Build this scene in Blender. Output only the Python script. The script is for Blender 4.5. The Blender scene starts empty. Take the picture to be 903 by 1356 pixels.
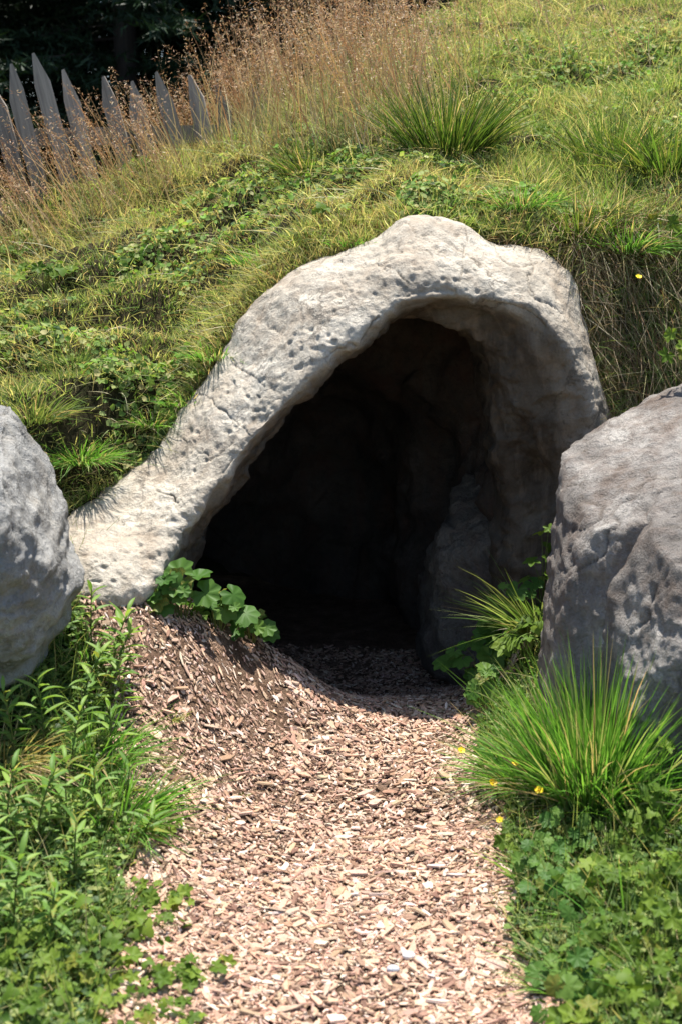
import bpy, math, random
import numpy as np
from mathutils import Vector, Matrix, Euler

random.seed(7)
RNG = np.random.default_rng(7)
S = bpy.context.scene
COL = S.collection
rad = math.radians

# ------------------------------------------------------------------ camera
PITCH = rad(12.0)
CAMZ = 1.5
FPX = 50.0 / 36.0 * 1356.0
cam_d = bpy.data.cameras.new('camera')
cam = bpy.data.objects.new('camera', cam_d)
COL.objects.link(cam)
cam.location = (0, 0, CAMZ)
cam.rotation_euler = (rad(90) - PITCH, 0, 0)
cam_d.sensor_fit = 'VERTICAL'
cam_d.sensor_height = 36.0
cam_d.lens = 50.0
cam_d.clip_start = 0.05
cam_d.clip_end = 5000
cam_d.dof.use_dof = True
cam_d.dof.focus_distance = 4.6
cam_d.dof.aperture_fstop = 5.0
S.camera = cam

# ------------------------------------------------------------------ light
SUN_TO = Vector((0.06, 0.215, 0.975)).normalized()      # towards the sun
sun_el = math.asin(SUN_TO.z)
sun_az = math.atan2(SUN_TO.x, SUN_TO.y)
w = bpy.data.worlds.new('World')
S.world = w
w.use_nodes = True
nt = w.node_tree
bg = nt.nodes['Background']
sky = nt.nodes.new('ShaderNodeTexSky')
sky.sky_type = 'NISHITA'
sky.sun_disc = False
sky.sun_elevation = sun_el
sky.sun_rotation = sun_az
nt.links.new(sky.outputs[0], bg.inputs[0])
bg.inputs[1].default_value = 0.10
sd = bpy.data.lights.new('sun', 'SUN')
sd.energy = 5.0
sd.angle = rad(0.53)
sd.color = (1.0, 0.95, 0.87)
so = bpy.data.objects.new('sun', sd)
COL.objects.link(so)
so.location = SUN_TO * 30
so.rotation_euler = (-SUN_TO).to_track_quat('-Z', 'Y').to_euler()
S.view_settings.view_transform = 'Standard'
S.view_settings.look = 'None'
S.view_settings.gamma = 1.0
S.view_settings.exposure = 1.2
S.cycles.max_bounces = 6
S.cycles.diffuse_bounces = 3
S.cycles.glossy_bounces = 2
S.cycles.transmission_bounces = 4

# ------------------------------------------------------------------ helpers
_fw = np.array([0, math.cos(PITCH), -math.sin(PITCH)])
_up = np.array([0, math.sin(PITCH), math.cos(PITCH)])


def px(u, v, Y):
    """photo pixel + distance along y -> point"""
    d = _fw + np.array([1.0, 0, 0]) * (u - 451.5) / FPX + _up * (678.0 - v) / FPX
    return np.array([0, 0, CAMZ]) + d * (Y / d[1])


def _hash(ix, iy, iz, seed):
    n = (ix.astype(np.int64) * 374761393 + iy.astype(np.int64) * 668265263
         + iz.astype(np.int64) * 2147483647 + seed * 1274126177) & 0xffffffff
    n = ((n ^ (n >> 13)) * 1274126177) & 0xffffffff
    n = ((n ^ (n >> 16)) * 2246822519) & 0xffffffff
    return ((n ^ (n >> 15)) & 0xffffff) / float(0xffffff)


def vnoise(P, seed=0):
    P = np.asarray(P, float)
    i = np.floor(P)
    f = P - i
    f = f * f * f * (f * (f * 6 - 15) + 10)
    i = i.astype(np.int64)
    r = 0
    for dx in (0, 1):
        wx = f[:, 0] if dx else 1 - f[:, 0]
        for dy in (0, 1):
            wy = f[:, 1] if dy else 1 - f[:, 1]
            for dz in (0, 1):
                wz = f[:, 2] if dz else 1 - f[:, 2]
                r = r + wx * wy * wz * _hash(i[:, 0] + dx, i[:, 1] + dy, i[:, 2] + dz, seed)
    return r * 2 - 1


def fbm(P, octv=4, seed=0, gain=0.5):
    P = np.asarray(P, float)
    a, s, t = 1.0, 0, 0
    for o in range(octv):
        s = s + a * vnoise(P * (2.03 ** o) + 13.7 * o, seed + o)
        t += a
        a *= gain
    return s / t


def sstep(a, b, x):
    t = np.clip((x - a) / (b - a), 0, 1)
    return t * t * (3 - 2 * t)


def npmesh(name, V, quads=None, tris=None, col=None, smooth=True, mats=()):
    me = bpy.data.meshes.new(name)
    V = np.asarray(V, np.float32).reshape(-1, 3)
    nq = 0 if quads is None else len(quads)
    nt_ = 0 if tris is None else len(tris)
    me.vertices.add(len(V))
    me.vertices.foreach_set('co', V.ravel())
    li = []
    if nq:
        li.append(np.asarray(quads, np.int32).ravel())
    if nt_:
        li.append(np.asarray(tris, np.int32).ravel())
    li = np.concatenate(li)
    me.loops.add(len(li))
    me.loops.foreach_set('vertex_index', li)
    me.polygons.add(nq + nt_)
    st = np.concatenate([np.arange(nq) * 4, nq * 4 + np.arange(nt_) * 3]).astype(np.int32)
    me.polygons.foreach_set('loop_start', st)
    me.polygons.foreach_set('use_smooth', np.full(nq + nt_, smooth, bool))
    me.update(calc_edges=True)
    me.validate()
    if col is not None:
        a = me.color_attributes.new('col', 'FLOAT_COLOR', 'POINT')
        c = np.ones((len(V), 4), np.float32)
        c[:, :3] = col
        a.data.foreach_set('color', c.ravel())
    for m in mats:
        me.materials.append(m)
    return me


def add(name, me, parent=None, loc=None, kind=None, label=None, cat=None, group=None):
    o = bpy.data.objects.new(name, me)
    COL.objects.link(o)
    if loc is not None:
        o.location = loc
    if parent is not None:
        o.parent = parent
    if kind:
        o['kind'] = kind
    if label:
        o['label'] = label
    if cat:
        o['category'] = cat
    if group:
        o['group'] = group
    return o


def grid_quads(nu, nv):
    i = np.arange(nu * nv).reshape(nu, nv)
    return np.stack([i[:-1, :-1], i[1:, :-1], i[1:, 1:], i[:-1, 1:]], -1).reshape(-1, 4)


# ------------------------------------------------------------------ materials
def newmat(name):
    m = bpy.data.materials.new(name)
    m.use_nodes = True
    n = m.node_tree
    n.nodes.clear()
    out = n.nodes.new('ShaderNodeOutputMaterial')
    return m, n, out


def N(n, t, **kw):
    x = n.nodes.new(t)
    for k, v in kw.items():
        if k in x.inputs:
            x.inputs[k].default_value = v
        else:
            setattr(x, k, v)
    return x


def ramp(n, src, stops):
    r = n.nodes.new('ShaderNodeValToRGB')
    e = r.color_ramp.elements
    while len(e) < len(stops):
        e.new(0.5)
    for k, (p, c) in enumerate(stops):
        e[k].position = p
        e[k].color = (*c, 1) if len(c) == 3 else c
    n.links.new(src, r.inputs[0])
    return r


def mixc(n, fac, a, b, mode='MIX'):
    m = n.nodes.new('ShaderNodeMix')
    m.data_type = 'RGBA'
    m.blend_type = mode
    for s, v in ((m.inputs[0], fac), (m.inputs[6], a), (m.inputs[7], b)):
        if hasattr(v, 'is_output') or isinstance(v, bpy.types.NodeSocket):
            n.links.new(v, s)
        elif isinstance(v, (int, float)):
            s.default_value = v
        else:
            s.default_value = (*v, 1)
    return m.outputs[2]


def math_(n, op, a, b=0.0):
    m = n.nodes.new('ShaderNodeMath')
    m.operation = op
    for s, v in ((m.inputs[0], a), (m.inputs[1], b)):
        if isinstance(v, bpy.types.NodeSocket):
            n.links.new(v, s)
        else:
            s.default_value = v
    return m.outputs[0]


def leaf_mat(name, attr=True, base=(0.08, 0.14, 0.03), trans=0.45, gloss=0.35, rnd=0.35, warm=(1.15, 1.1, 0.6), vein=False):
    """thin leaf: diffuse + translucent + a waxy sheen"""
    m, n, out = newmat(name)
    L = n.links
    if attr:
        a = N(n, 'ShaderNodeAttribute', attribute_name='col')
        c = a.outputs[0]
    else:
        oi = N(n, 'ShaderNodeObjectInfo')
        tc = N(n, 'ShaderNodeTexCoord')
        hs = N(n, 'ShaderNodeHueSaturation')
        hs.inputs['Color'].default_value = (*base, 1)
        L.new(math_(n, 'ADD', math_(n, 'MULTIPLY', oi.outputs['Random'], rnd * 2.2), 1.0 - rnd), hs.inputs['Value'])
        L.new(math_(n, 'ADD', math_(n, 'MULTIPLY', oi.outputs['Random'], -0.06), 0.525), hs.inputs['Hue'])
        ns = N(n, 'ShaderNodeTexNoise', Scale=18.0, Detail=3.0)
        L.new(tc.outputs['Object'], ns.inputs['Vector'])
        c = mixc(n, math_(n, 'MULTIPLY', ns.outputs[0], 0.5), hs.outputs[0], (base[0] * 1.6, base[1] * 1.25, base[2] * 0.9))
        ye = math_(n, 'GREATER_THAN', math_(n, 'FRACT', math_(n, 'MULTIPLY', oi.outputs['Random'], 37.7)), 0.92)
        blot = ramp(n, ns.outputs[0], [(0.42, (0, 0, 0)), (0.6, (1, 1, 1))])
        c = mixc(n, math_(n, 'MULTIPLY', math_(n, 'MULTIPLY', ye, blot.outputs[0]), 0.75), c, (0.30, 0.22, 0.05))
    p = N(n, 'ShaderNodeBsdfPrincipled', Roughness=0.5)
    p.inputs['Specular IOR Level'].default_value = gloss
    L.new(c, p.inputs['Base Color'])
    t = N(n, 'ShaderNodeBsdfTranslucent')
    L.new(mixc(n, 1.0, c, warm, 'MULTIPLY'), t.inputs['Color'])
    mx = N(n, 'ShaderNodeMixShader')
    mx.inputs[0].default_value = trans
    L.new(p.outputs[0], mx.inputs[1])
    L.new(t.outputs[0], mx.inputs[2])
    L.new(mx.outputs[0], out.inputs[0])
    return m


def rock_mat(name, c_dark, c_mid, c_light, stain=(0.1, 0.07, 0.05), scale=1.0, crack=0.6, pit=0.5, bump=0.6, strata=0.0, stain_amt=0.5, speck=0.5, streak=0.4):
    m, n, out = newmat(name)
    L = n.links
    tc = N(n, 'ShaderNodeTexCoord')
    mp = N(n, 'ShaderNodeMapping')
    mp.inputs['Scale'].default_value = (scale,) * 3
    L.new(tc.outputs['Object'], mp.inputs[0])
    co = mp.outputs[0]
    n1 = N(n, 'ShaderNodeTexNoise', Scale=3.0, Detail=8.0, Roughness=0.62)
    n2 = N(n, 'ShaderNodeTexNoise', Scale=22.0, Detail=8.0, Roughness=0.7)
    n3 = N(n, 'ShaderNodeTexNoise', Scale=120.0, Detail=4.0, Roughness=0.7)
    for k in (n1, n2, n3):
        L.new(co, k.inputs['Vector'])
    # warped coordinates for cracks
    va = N(n, 'ShaderNodeVectorMath', operation='MULTIPLY_ADD')
    L.new(n2.outputs[1], va.inputs[0])
    va.inputs[1].default_value = (0.12,) * 3
    L.new(co, va.inputs[2])
    vb = N(n, 'ShaderNodeVectorMath', operation='MULTIPLY_ADD')
    L.new(n1.outputs[1], vb.inputs[0])
    vb.inputs[1].default_value = (0.5,) * 3
    L.new(va.outputs[0], vb.inputs[2])
    vo = N(n, 'ShaderNodeTexVoronoi', Scale=3.2, feature='DISTANCE_TO_EDGE')
    L.new(vb.outputs[0], vo.inputs['Vector'])
    ck = ramp(n, vo.outputs['Distance'], [(0.0, (1, 1, 1)), (0.012, (0.6, 0.6, 0.6)), (0.03, (0, 0, 0))])
    cmask = ramp(n, n1.outputs[0], [(0.46, (0, 0, 0)), (0.56, (1, 1, 1))])
    crk = math_(n, 'MULTIPLY', math_(n, 'MULTIPLY', ck.outputs[0], cmask.outputs[0]), crack)
    # pits
    vp = N(n, 'ShaderNodeTexVoronoi', Scale=38.0)
    vp.inputs['Randomness'].default_value = 1.0
    L.new(va.outputs[0], vp.inputs['Vector'])
    pt = ramp(n, vp.outputs['Distance'], [(0.06, (1, 1, 1)), (0.24, (0, 0, 0))])
    pm = ramp(n, n2.outputs[0], [(0.5, (0, 0, 0)), (0.62, (1, 1, 1))])
    pits = math_(n, 'MULTIPLY', math_(n, 'MULTIPLY', pt.outputs[0], pm.outputs[0]), pit)
    base = ramp(n, n1.outputs[0], [(0.3, c_dark), (0.5, c_mid), (0.68, c_light)])
    f2 = ramp(n, n2.outputs[0], [(0.32, (0.55, 0.53, 0.5)), (0.5, (1, 1, 1)), (0.7, (1.18, 1.16, 1.12))])
    c = mixc(n, 0.8, base.outputs[0], f2.outputs[0], 'MULTIPLY')
    f3 = ramp(n, n3.outputs[0], [(0.35, (0.7, 0.7, 0.7)), (0.6, (1.1, 1.1, 1.1))])
    c = mixc(n, 0.6, c, f3.outputs[0], 'MULTIPLY')
    ns = N(n, 'ShaderNodeTexNoise', Scale=5.0, Detail=6.0, Roughness=0.7)
    mp2 = N(n, 'ShaderNodeMapping')
    mp2.inputs['Location'].default_value = (4.1, 7.7, 1.3)
    L.new(co, mp2.inputs[0])
    L.new(mp2.outputs[0], ns.inputs['Vector'])
    sm = ramp(n, ns.outputs[0], [(0.5, (0, 0, 0)), (0.66, (1, 1, 1))])
    c = mixc(n, math_(n, 'MULTIPLY', sm.outputs[0], stain_amt), c, stain)
    c = mixc(n, crk, c, (0.03, 0.025, 0.02))
    c = mixc(n, math_(n, 'MULTIPLY', pits, 0.75), c, (c_dark[0] * 0.45, c_dark[1] * 0.42, c_dark[2] * 0.4))
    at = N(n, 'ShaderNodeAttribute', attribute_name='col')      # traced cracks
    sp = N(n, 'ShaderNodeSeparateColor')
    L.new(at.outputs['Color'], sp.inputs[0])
    vs = N(n, 'ShaderNodeTexVoronoi', Scale=52.0)
    L.new(va.outputs[0], vs.inputs['Vector'])
    sk = ramp(n, vs.outputs['Distance'], [(0.10, (1, 1, 1)), (0.22, (0, 0, 0))])
    skm = ramp(n, n1.outputs[0], [(0.42, (0, 0, 0)), (0.6, (1, 1, 1))])
    c = mixc(n, math_(n, 'MULTIPLY', math_(n, 'MULTIPLY', sk.outputs[0], skm.outputs[0]), speck), c, (0.07, 0.062, 0.055))
    c = mixc(n, math_(n, 'MULTIPLY', sp.outputs[1], math_(n, 'ADD', 0.7, math_(n, 'MULTIPLY', n2.outputs[0], 0.55))), c, (0.058, 0.042, 0.028))  # green channel: shade painted into the arch colour, plus soil stain
    c = mixc(n, sp.outputs[0], c, (0.045, 0.034, 0.026))
    h = math_(n, 'ADD', math_(n, 'MULTIPLY', n1.outputs[0], 0.6), math_(n, 'MULTIPLY', n2.outputs[0], 0.42))
    h = math_(n, 'ADD', h, math_(n, 'MULTIPLY', n3.outputs[0], 0.2))
    h = math_(n, 'SUBTRACT', h, math_(n, 'MULTIPLY', crk, 0.22))
    h = math_(n, 'SUBTRACT', h, math_(n, 'MULTIPLY', pits, 0.14))
    if strata:
        wv = N(n, 'ShaderNodeTexWave', Scale=2.2, Distortion=7.0, Detail=5.0)
        wv.inputs['Detail Scale'].default_value = 1.6
        mw = N(n, 'ShaderNodeMapping')
        mw.inputs['Rotation'].default_value = (0.4, 0.9, 0.5)
        L.new(co, mw.inputs[0])
        L.new(mw.outputs[0], wv.inputs['Vector'])
        h = math_(n, 'ADD', h, math_(n, 'MULTIPLY', wv.outputs['Fac'], strata))
        c = mixc(n, math_(n, 'MULTIPLY', math_(n, 'SUBTRACT', 1.0, wv.outputs['Fac']), 0.35 * min(1, strata * 4)), c, c_dark)
    # rain streaks running down the stone
    mst = N(n, 'ShaderNodeMapping')
    mst.inputs['Scale'].default_value = (16, 16, 1.8)
    L.new(co, mst.inputs[0])
    nst = N(n, 'ShaderNodeTexNoise', Scale=1.0, Detail=5.0, Roughness=0.6)
    L.new(mst.outputs[0], nst.inputs['Vector'])
    stk = ramp(n, nst.outputs[0], [(0.5, (0, 0, 0)), (0.68, (1, 1, 1))])
    c = mixc(n, math_(n, 'MULTIPLY', stk.outputs[0], streak), c, stain)
    b = N(n, 'ShaderNodeBump', Strength=bump, Distance=0.06)
    L.new(h, b.inputs['Height'])
    p = N(n, 'ShaderNodeBsdfPrincipled', Roughness=0.88)
    p.inputs['Specular IOR Level'].default_value = 0.25
    L.new(c, p.inputs['Base Color'])
    L.new(b.outputs[0], p.inputs['Normal'])
    L.new(p.outputs[0], out.inputs[0])
    return m


def soil_mat(name, a, b_, c_, scale=1.0):
    m, n, out = newmat(name)
    L = n.links
    tc = N(n, 'ShaderNodeTexCoord')
    n1 = N(n, 'ShaderNodeTexNoise', Scale=9.0 * scale, Detail=8.0, Roughness=0.7)
    n2 = N(n, 'ShaderNodeTexNoise', Scale=90.0 * scale, Detail=6.0, Roughness=0.75)
    for k in (n1, n2):
        L.new(tc.outputs['Object'], k.inputs['Vector'])
    r = ramp(n, n1.outputs[0], [(0.35, a), (0.52, b_), (0.66, c_)])
    f = ramp(n, n2.outputs[0], [(0.35, (0.4, 0.4, 0.4)), (0.62, (1.25, 1.25, 1.25))])
    c = mixc(n, 0.9, r.outputs[0], f.outputs[0], 'MULTIPLY')
    bp = N(n, 'ShaderNodeBump', Strength=0.9, Distance=0.02)
    L.new(math_(n, 'ADD', n1.outputs[0], n2.outputs[0]), bp.inputs['Height'])
    p = N(n, 'ShaderNodeBsdfPrincipled', Roughness=0.95)
    p.inputs['Specular IOR Level'].default_value = 0.1
    L.new(c, p.inputs['Base Color'])
    L.new(bp.outputs[0], p.inputs['Normal'])
    L.new(p.outputs[0], out.inputs[0])
    return m


def attr_mat(name, rough=0.85, bump=0.4, bscale=300.0):
    m, n, out = newmat(name)
    L = n.links
    a = N(n, 'ShaderNodeAttribute', attribute_name='col')
    tc = N(n, 'ShaderNodeTexCoord')
    ns = N(n, 'ShaderNodeTexNoise', Scale=bscale, Detail=4.0, Roughness=0.7)
    L.new(tc.outputs['Object'], ns.inputs['Vector'])
    f = ramp(n, ns.outputs[0], [(0.3, (0.62, 0.6, 0.58)), (0.65, (1.15, 1.15, 1.15))])
    c = mixc(n, 0.7, a.outputs[0], f.outputs[0], 'MULTIPLY')
    bp = N(n, 'ShaderNodeBump', Strength=bump, Distance=0.003)
    L.new(ns.outputs[0], bp.inputs['Height'])
    p = N(n, 'ShaderNodeBsdfPrincipled', Roughness=rough)
    p.inputs['Specular IOR Level'].default_value = 0.2
    L.new(c, p.inputs['Base Color'])
    L.new(bp.outputs[0], p.inputs['Normal'])
    L.new(p.outputs[0], out.inputs[0])
    return m


def wood_mat(name, a, b_):
    m, n, out = newmat(name)
    L = n.links
    tc = N(n, 'ShaderNodeTexCoord')
    oi = N(n, 'ShaderNodeObjectInfo')
    mp = N(n, 'ShaderNodeMapping')
    mp.inputs['Scale'].default_value = (60, 60, 3)
    L.new(tc.outputs['Object'], mp.inputs[0])
    L.new(oi.outputs['Random'], mp.inputs['Location'])
    n1 = N(n, 'ShaderNodeTexNoise', Scale=1.0, Detail=6.0, Roughness=0.65)
    L.new(mp.outputs[0], n1.inputs['Vector'])
    r = ramp(n, n1.outputs[0], [(0.32, a), (0.68, b_)])
    v = N(n, 'ShaderNodeHueSaturation')
    L.new(math_(n, 'ADD', math_(n, 'MULTIPLY', oi.outputs['Random'], 0.6), 0.7), v.inputs['Value'])
    L.new(r.outputs[0], v.inputs['Color'])
    bp = N(n, 'ShaderNodeBump', Strength=0.5, Distance=0.004)
    L.new(n1.outputs[0], bp.inputs['Height'])
    p = N(n, 'ShaderNodeBsdfPrincipled', Roughness=0.8)
    L.new(v.outputs[0], p.inputs['Base Color'])
    L.new(bp.outputs[0], p.inputs['Normal'])
    L.new(p.outputs[0], out.inputs[0])
    return m


M_arch = rock_mat('arch_rock', (0.30, 0.262, 0.21), (0.42, 0.38, 0.315), (0.52, 0.48, 0.41), stain=(0.30, 0.23, 0.165), crack=0.5, pit=0.85, bump=0.6, stain_amt=0.5, speck=0.7)
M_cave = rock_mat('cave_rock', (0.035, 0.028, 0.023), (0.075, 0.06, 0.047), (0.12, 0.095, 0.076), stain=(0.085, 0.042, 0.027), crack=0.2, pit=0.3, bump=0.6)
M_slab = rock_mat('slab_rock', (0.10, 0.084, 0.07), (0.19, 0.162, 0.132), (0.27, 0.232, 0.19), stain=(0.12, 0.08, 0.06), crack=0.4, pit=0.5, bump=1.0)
M_boulL = rock_mat('grey_boulder_rock', (0.20, 0.198, 0.19), (0.41, 0.405, 0.385), (0.55, 0.54, 0.51), stain=(0.27, 0.235, 0.185), scale=1.3, crack=0.25, pit=0.45, bump=1.0, strata=0.5, stain_amt=0.35)
M_boulR = rock_mat('brown_boulder_rock', (0.115, 0.102, 0.092), (0.24, 0.22, 0.20), (0.44, 0.415, 0.38), stain=(0.135, 0.095, 0.072), scale=1.2, crack=0.25, pit=0.45, bump=0.85, strata=0.12, stain_amt=0.75)
M_soil = soil_mat('soil', (0.028, 0.02, 0.012), (0.06, 0.042, 0.024), (0.11, 0.08, 0.05))
M_turf = soil_mat('turf_soil', (0.022, 0.026, 0.008), (0.05, 0.042, 0.02), (0.09, 0.075, 0.035))
M_pathsoil = soil_mat('mulch', (0.12, 0.072, 0.046), (0.21, 0.135, 0.09), (0.30, 0.20, 0.145), 1.6)
M_far = soil_mat('far_ground', (0.015, 0.02, 0.008), (0.03, 0.03, 0.012), (0.045, 0.04, 0.02), 0.3)
M_grass = leaf_mat('grass_blade', trans=0.5, gloss=0.22)
M_leaflet = leaf_mat('leaflet', trans=0.45, gloss=0.06)
M_chip = attr_mat('wood_chip_surface', 0.8, 0.6, 220.0)
M_stalk = leaf_mat('dry_stalk', trans=0.35, gloss=0.3, warm=(1.1, 1.0, 0.8))
M_needle = leaf_mat('conifer_needle', trans=0.12, gloss=0.15, warm=(1.0, 1.1, 0.5))
M_fence = wood_mat('weathered_wood', (0.13, 0.11, 0.092), (0.36, 0.315, 0.265))
M_rail = wood_mat('weathered_rail', (0.16, 0.14, 0.12), (0.34, 0.31, 0.27))
M_bark = wood_mat('conifer_bark', (0.02, 0.015, 0.012), (0.06, 0.045, 0.035))
M_petal = leaf_mat('buttercup_petal', attr=False, base=(0.80, 0.63, 0.02), trans=0.3, gloss=0.5, rnd=0.08, warm=(1.1, 1.0, 0.4))
M_mantle = leaf_mat('lobed_leaf_green', attr=False, base=(0.065, 0.15, 0.03), trans=0.4, gloss=0.15)
M_lance = leaf_mat('lance_leaf_green', attr=False, base=(0.13, 0.25, 0.055), trans=0.45, gloss=0.22, rnd=0.4)
M_clover = leaf_mat('cover_leaf_green', attr=False, base=(0.095, 0.175, 0.026), trans=0.45, gloss=0.12, rnd=0.5)
M_yleaf = leaf_mat('yellowed_leaf', attr=False, base=(0.38, 0.27, 0.03), trans=0.35, gloss=0.3)
M_stem = leaf_mat('plant_stem', attr=False, base=(0.10, 0.14, 0.04), trans=0.15, gloss=0.3)

# ------------------------------------------------------------------ arch stations (outer, lip, inside edge)
ST = [  # outer u v Y      lip u v Y           inside u v Y
    (74, 715, 3.96,   112, 800, 3.80,   180, 815, 4.02),
    (82, 678, 4.05,   150, 800, 3.80,   205, 805, 4.08),
    (130, 650, 4.16,  205, 778, 3.86,   222, 775, 4.15),
    (185, 620, 4.22,  240, 724, 3.96,   256, 722, 4.26),
    (222, 585, 4.29,  262, 690, 4.02,   262, 690, 4.36),
    (245, 545, 4.33,  293, 655, 4.05,   290, 655, 4.4),
    (280, 492, 4.38,  327, 606, 4.08,   322, 606, 4.42),
    (310, 448, 4.42,  360, 568, 4.10,   355, 566, 4.45),
    (350, 400, 4.46,  396, 524, 4.12,   390, 520, 4.47),
    (402, 352, 4.51,  440, 474, 4.16,   438, 474, 4.5),
    (455, 336, 4.54,  480, 442, 4.19,   478, 440, 4.5),
    (505, 318, 4.55,  512, 412, 4.21,   512, 404, 4.5),
    (545, 291, 4.55,  546, 394, 4.22,   542, 403, 4.5),
    (590, 297, 4.56,  592, 389, 4.22,   575, 412, 4.5),
    (640, 318, 4.56,  640, 399, 4.22,   614, 428, 4.5),
    (690, 325, 4.54,  694, 413, 4.24,   645, 468, 4.52),
    (735, 345, 4.51,  728, 446, 4.24,   652, 525, 4.54),
    (760, 385, 4.48,  752, 486, 4.27,   662, 565, 4.55),
    (770, 435, 4.45,  764, 528, 4.29,   668, 610, 4.56),
    (780, 495, 4.43,  772, 570, 4.31,   668, 660, 4.57),
    (792, 560, 4.42,  775, 640, 4.33,   660, 720, 4.58),
    (805, 660, 4.42,  772, 730, 4.33,   655, 790, 4.58),
    (815, 780, 4.42,  768, 820, 4.33,   650, 860, 4.58),
    (815, 960, 4.42,  745, 980, 4.30,   650, 1000, 4.58),
]
O_ = np.array([px(s[0], s[1], s[2] + 0.10 * float(np.interp(k, [1, 4, 15, 19], [0, 1, 1, 0]))) for k, s in enumerate(ST)])
L_ = np.array([px(s[3] - 9 * float(np.interp(k, [1, 3, 7, 10], [0, 1, 1, 0])), s[4], s[5]) for k, s in enumerate(ST)])
I_ = np.array([px(s[6], s[7], s[8]) for s in ST])


def cr_interp(P, t):
    """Catmull-Rom through the rows of P at parameters t in [0, n-1]"""
    n = len(P)
    i = np.clip(np.floor(t).astype(int), 0, n - 2)
    f = (t - i)[:, None]
    g = lambda k: P[np.clip(k, 0, n - 1)]
    p0, p1, p2, p3 = g(i - 1), g(i), g(i + 1), g(i + 2)
    return 0.5 * (2 * p1 + (p2 - p0) * f + (2 * p0 - 5 * p1 + 4 * p2 - p3) * f ** 2 + (3 * p1 - p0 - 3 * p2 + p3) * f ** 3)


# ------------------------------------------------------------------ terrain functions
_tp = np.array([
    (0, -2, 0), (0, 0.5, 0), (0, 2.0, 0), (0, 3.0, 0), (0, 3.6, 0), (0.1, 4.06, 0.035), (0.26, 4.05, 0.03), (0.1, 4.45, -0.09), (0, 5.2, -0.15), (0, 6.0, -0.16),
    (-0.62, 3.86, 0.47), (-0.76, 3.8, 0.46), (-0.45, 3.92, 0.37), (-0.34, 3.99, 0.32), (-0.25, 4.03, 0.25), (-0.14, 4.06, 0.16), (-0.02, 4.1, 0.06),
    (-0.5, 4.4, 0.10), (-0.25, 4.4, -0.03), (-0.75, 4.3, 0.35), (-0.6, 3.65, 0.29), (-0.52, 3.45, 0.165), (-0.25, 3.85, 0.17), (-0.25, 3.65, 0.09), (-0.25, 3.4, 0.03), (-0.42, 3.75, 0.29),
    (-0.48, 3.0, 0.06), (-0.45, 2.5, 0.03), (-0.4, 2.0, 0.02), (-0.75, 3.1, 0.15), (-0.8, 2.5, 0.1), (-0.95, 3.55, 0.40),
    (-1.2, 3.0, 0.3), (-1.2, 2.2, 0.16), (-1.5, 3.8, 0.5), (-2.2, 3.0, 0.3), (-2.2, 1, 0.15), (-2.5, -2, 0.1),
    (0.3, 3.6, 0.01), (0.4, 4.0, 0.04), (-0.1, 3.8, 0.07), (0.0, 3.6, 0.02), (0.43, 4.2, 0.06), (0.53, 4.15, 0.18), (0.62, 4.1, 0.32), (0.5, 4.5, -0.05), (0.55, 3.2, 0.06), (0.45, 2.6, 0.02), (0.6, 2.4, 0.05),
    (0.8, 3.3, 0.13), (0.9, 2.6, 0.16), (1.3, 3.6, 0.35), (1.5, 2.0, 0.2), (2.3, 3.0, 0.4), (2.5, -2, 0.1), (2.3, 1.0, 0.2), (-0.5, 5.5, -0.12), (0.6, 5.5, -0.1)])


def _tpsU(r2):
    return np.where(r2 > 1e-12, r2 * np.log(np.maximum(r2, 1e-12)), 0)


_n = len(_tp)
_A = np.zeros((_n + 3, _n + 3))
_d2 = ((_tp[:, None, :2] - _tp[None, :, :2]) ** 2).sum(-1)
_A[:_n, :_n] = _tpsU(_d2) + np.eye(_n) * 0.002
_A[:_n, _n] = 1
_A[:_n, _n + 1:] = _tp[:, :2]
_A[_n:, :_n] = _A[:_n, _n:].T
_w = np.linalg.solve(_A, np.concatenate([_tp[:, 2], np.zeros(3)]))


def floor_z(x, y):
    x = np.asarray(x, float).ravel()
    y = np.asarray(y, float).ravel()
    xc, yc = np.clip(x, -2.6, 2.6), np.clip(y, -2, 6)
    U = _tpsU((xc[:, None] - _tp[None, :, 0]) ** 2 + (yc[:, None] - _tp[None, :, 1]) ** 2)
    z = U @ _w[:_n] + _w[_n] + _w[_n + 1] * xc + _w[_n + 2] * yc
    z = np.clip(z, -0.17, 0.6)
    P = np.stack([x, y, 0 * x], 1)
    return z + fbm(P * 5, 3, 5) * 0.012


# hill front line: x -> y, z, rim height, rim width, slope
_o = O_[2:17]
_fx = np.concatenate([[-9, -3, -1.9, -1.35, -1.05, -0.88], _o[:, 0], [0.80, 0.86, 1.0, 1.4, 2.2, 3.2, 9]])
_fy = np.concatenate([[1.0, 2.4, 3.1, 3.55, 3.8, 4.0], _o[:, 1] - 0.03, [4.42, 4.32, 4.22, 4.1, 3.7, 3.2, 1.0]])
_fz = np.concatenate([[0.0, 0.2, 0.35, 0.48, 0.55, 0.60], _o[:, 2] - 0.005, [0.75, 0.45, 0.3, 0.3, 0.25, 0.2, 0.0]])
_rh = np.concatenate([[0.2, 0.25, 0.25, 0.22, 0.24, 0.27], np.interp(_o[:, 0], [-0.75, -0.55, -0.4, 0.4, 0.62], [0.26, 0.15, 0.075, 0.05, 0.07]), [0.55, 0.86, 1.0, 0.95, 0.9, 0.7, 0.3]])
_rw = np.concatenate([[0.6, 0.5, 0.4, 0.3, 0.25, 0.22], np.interp(_o[:, 0], [-0.75, -0.4, 0.62], [0.2, 0.1, 0.1]), [0.25, 0.4, 0.55, 0.7, 0.9, 1.2, 2]])
_ii = np.argsort(_fx)
_fx, _fy, _fz, _rh, _rw = [a[_ii] for a in (_fx, _fy, _fz, _rh, _rw)]


def front_y(x):
    return np.interp(x, _fx, _fy)


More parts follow.
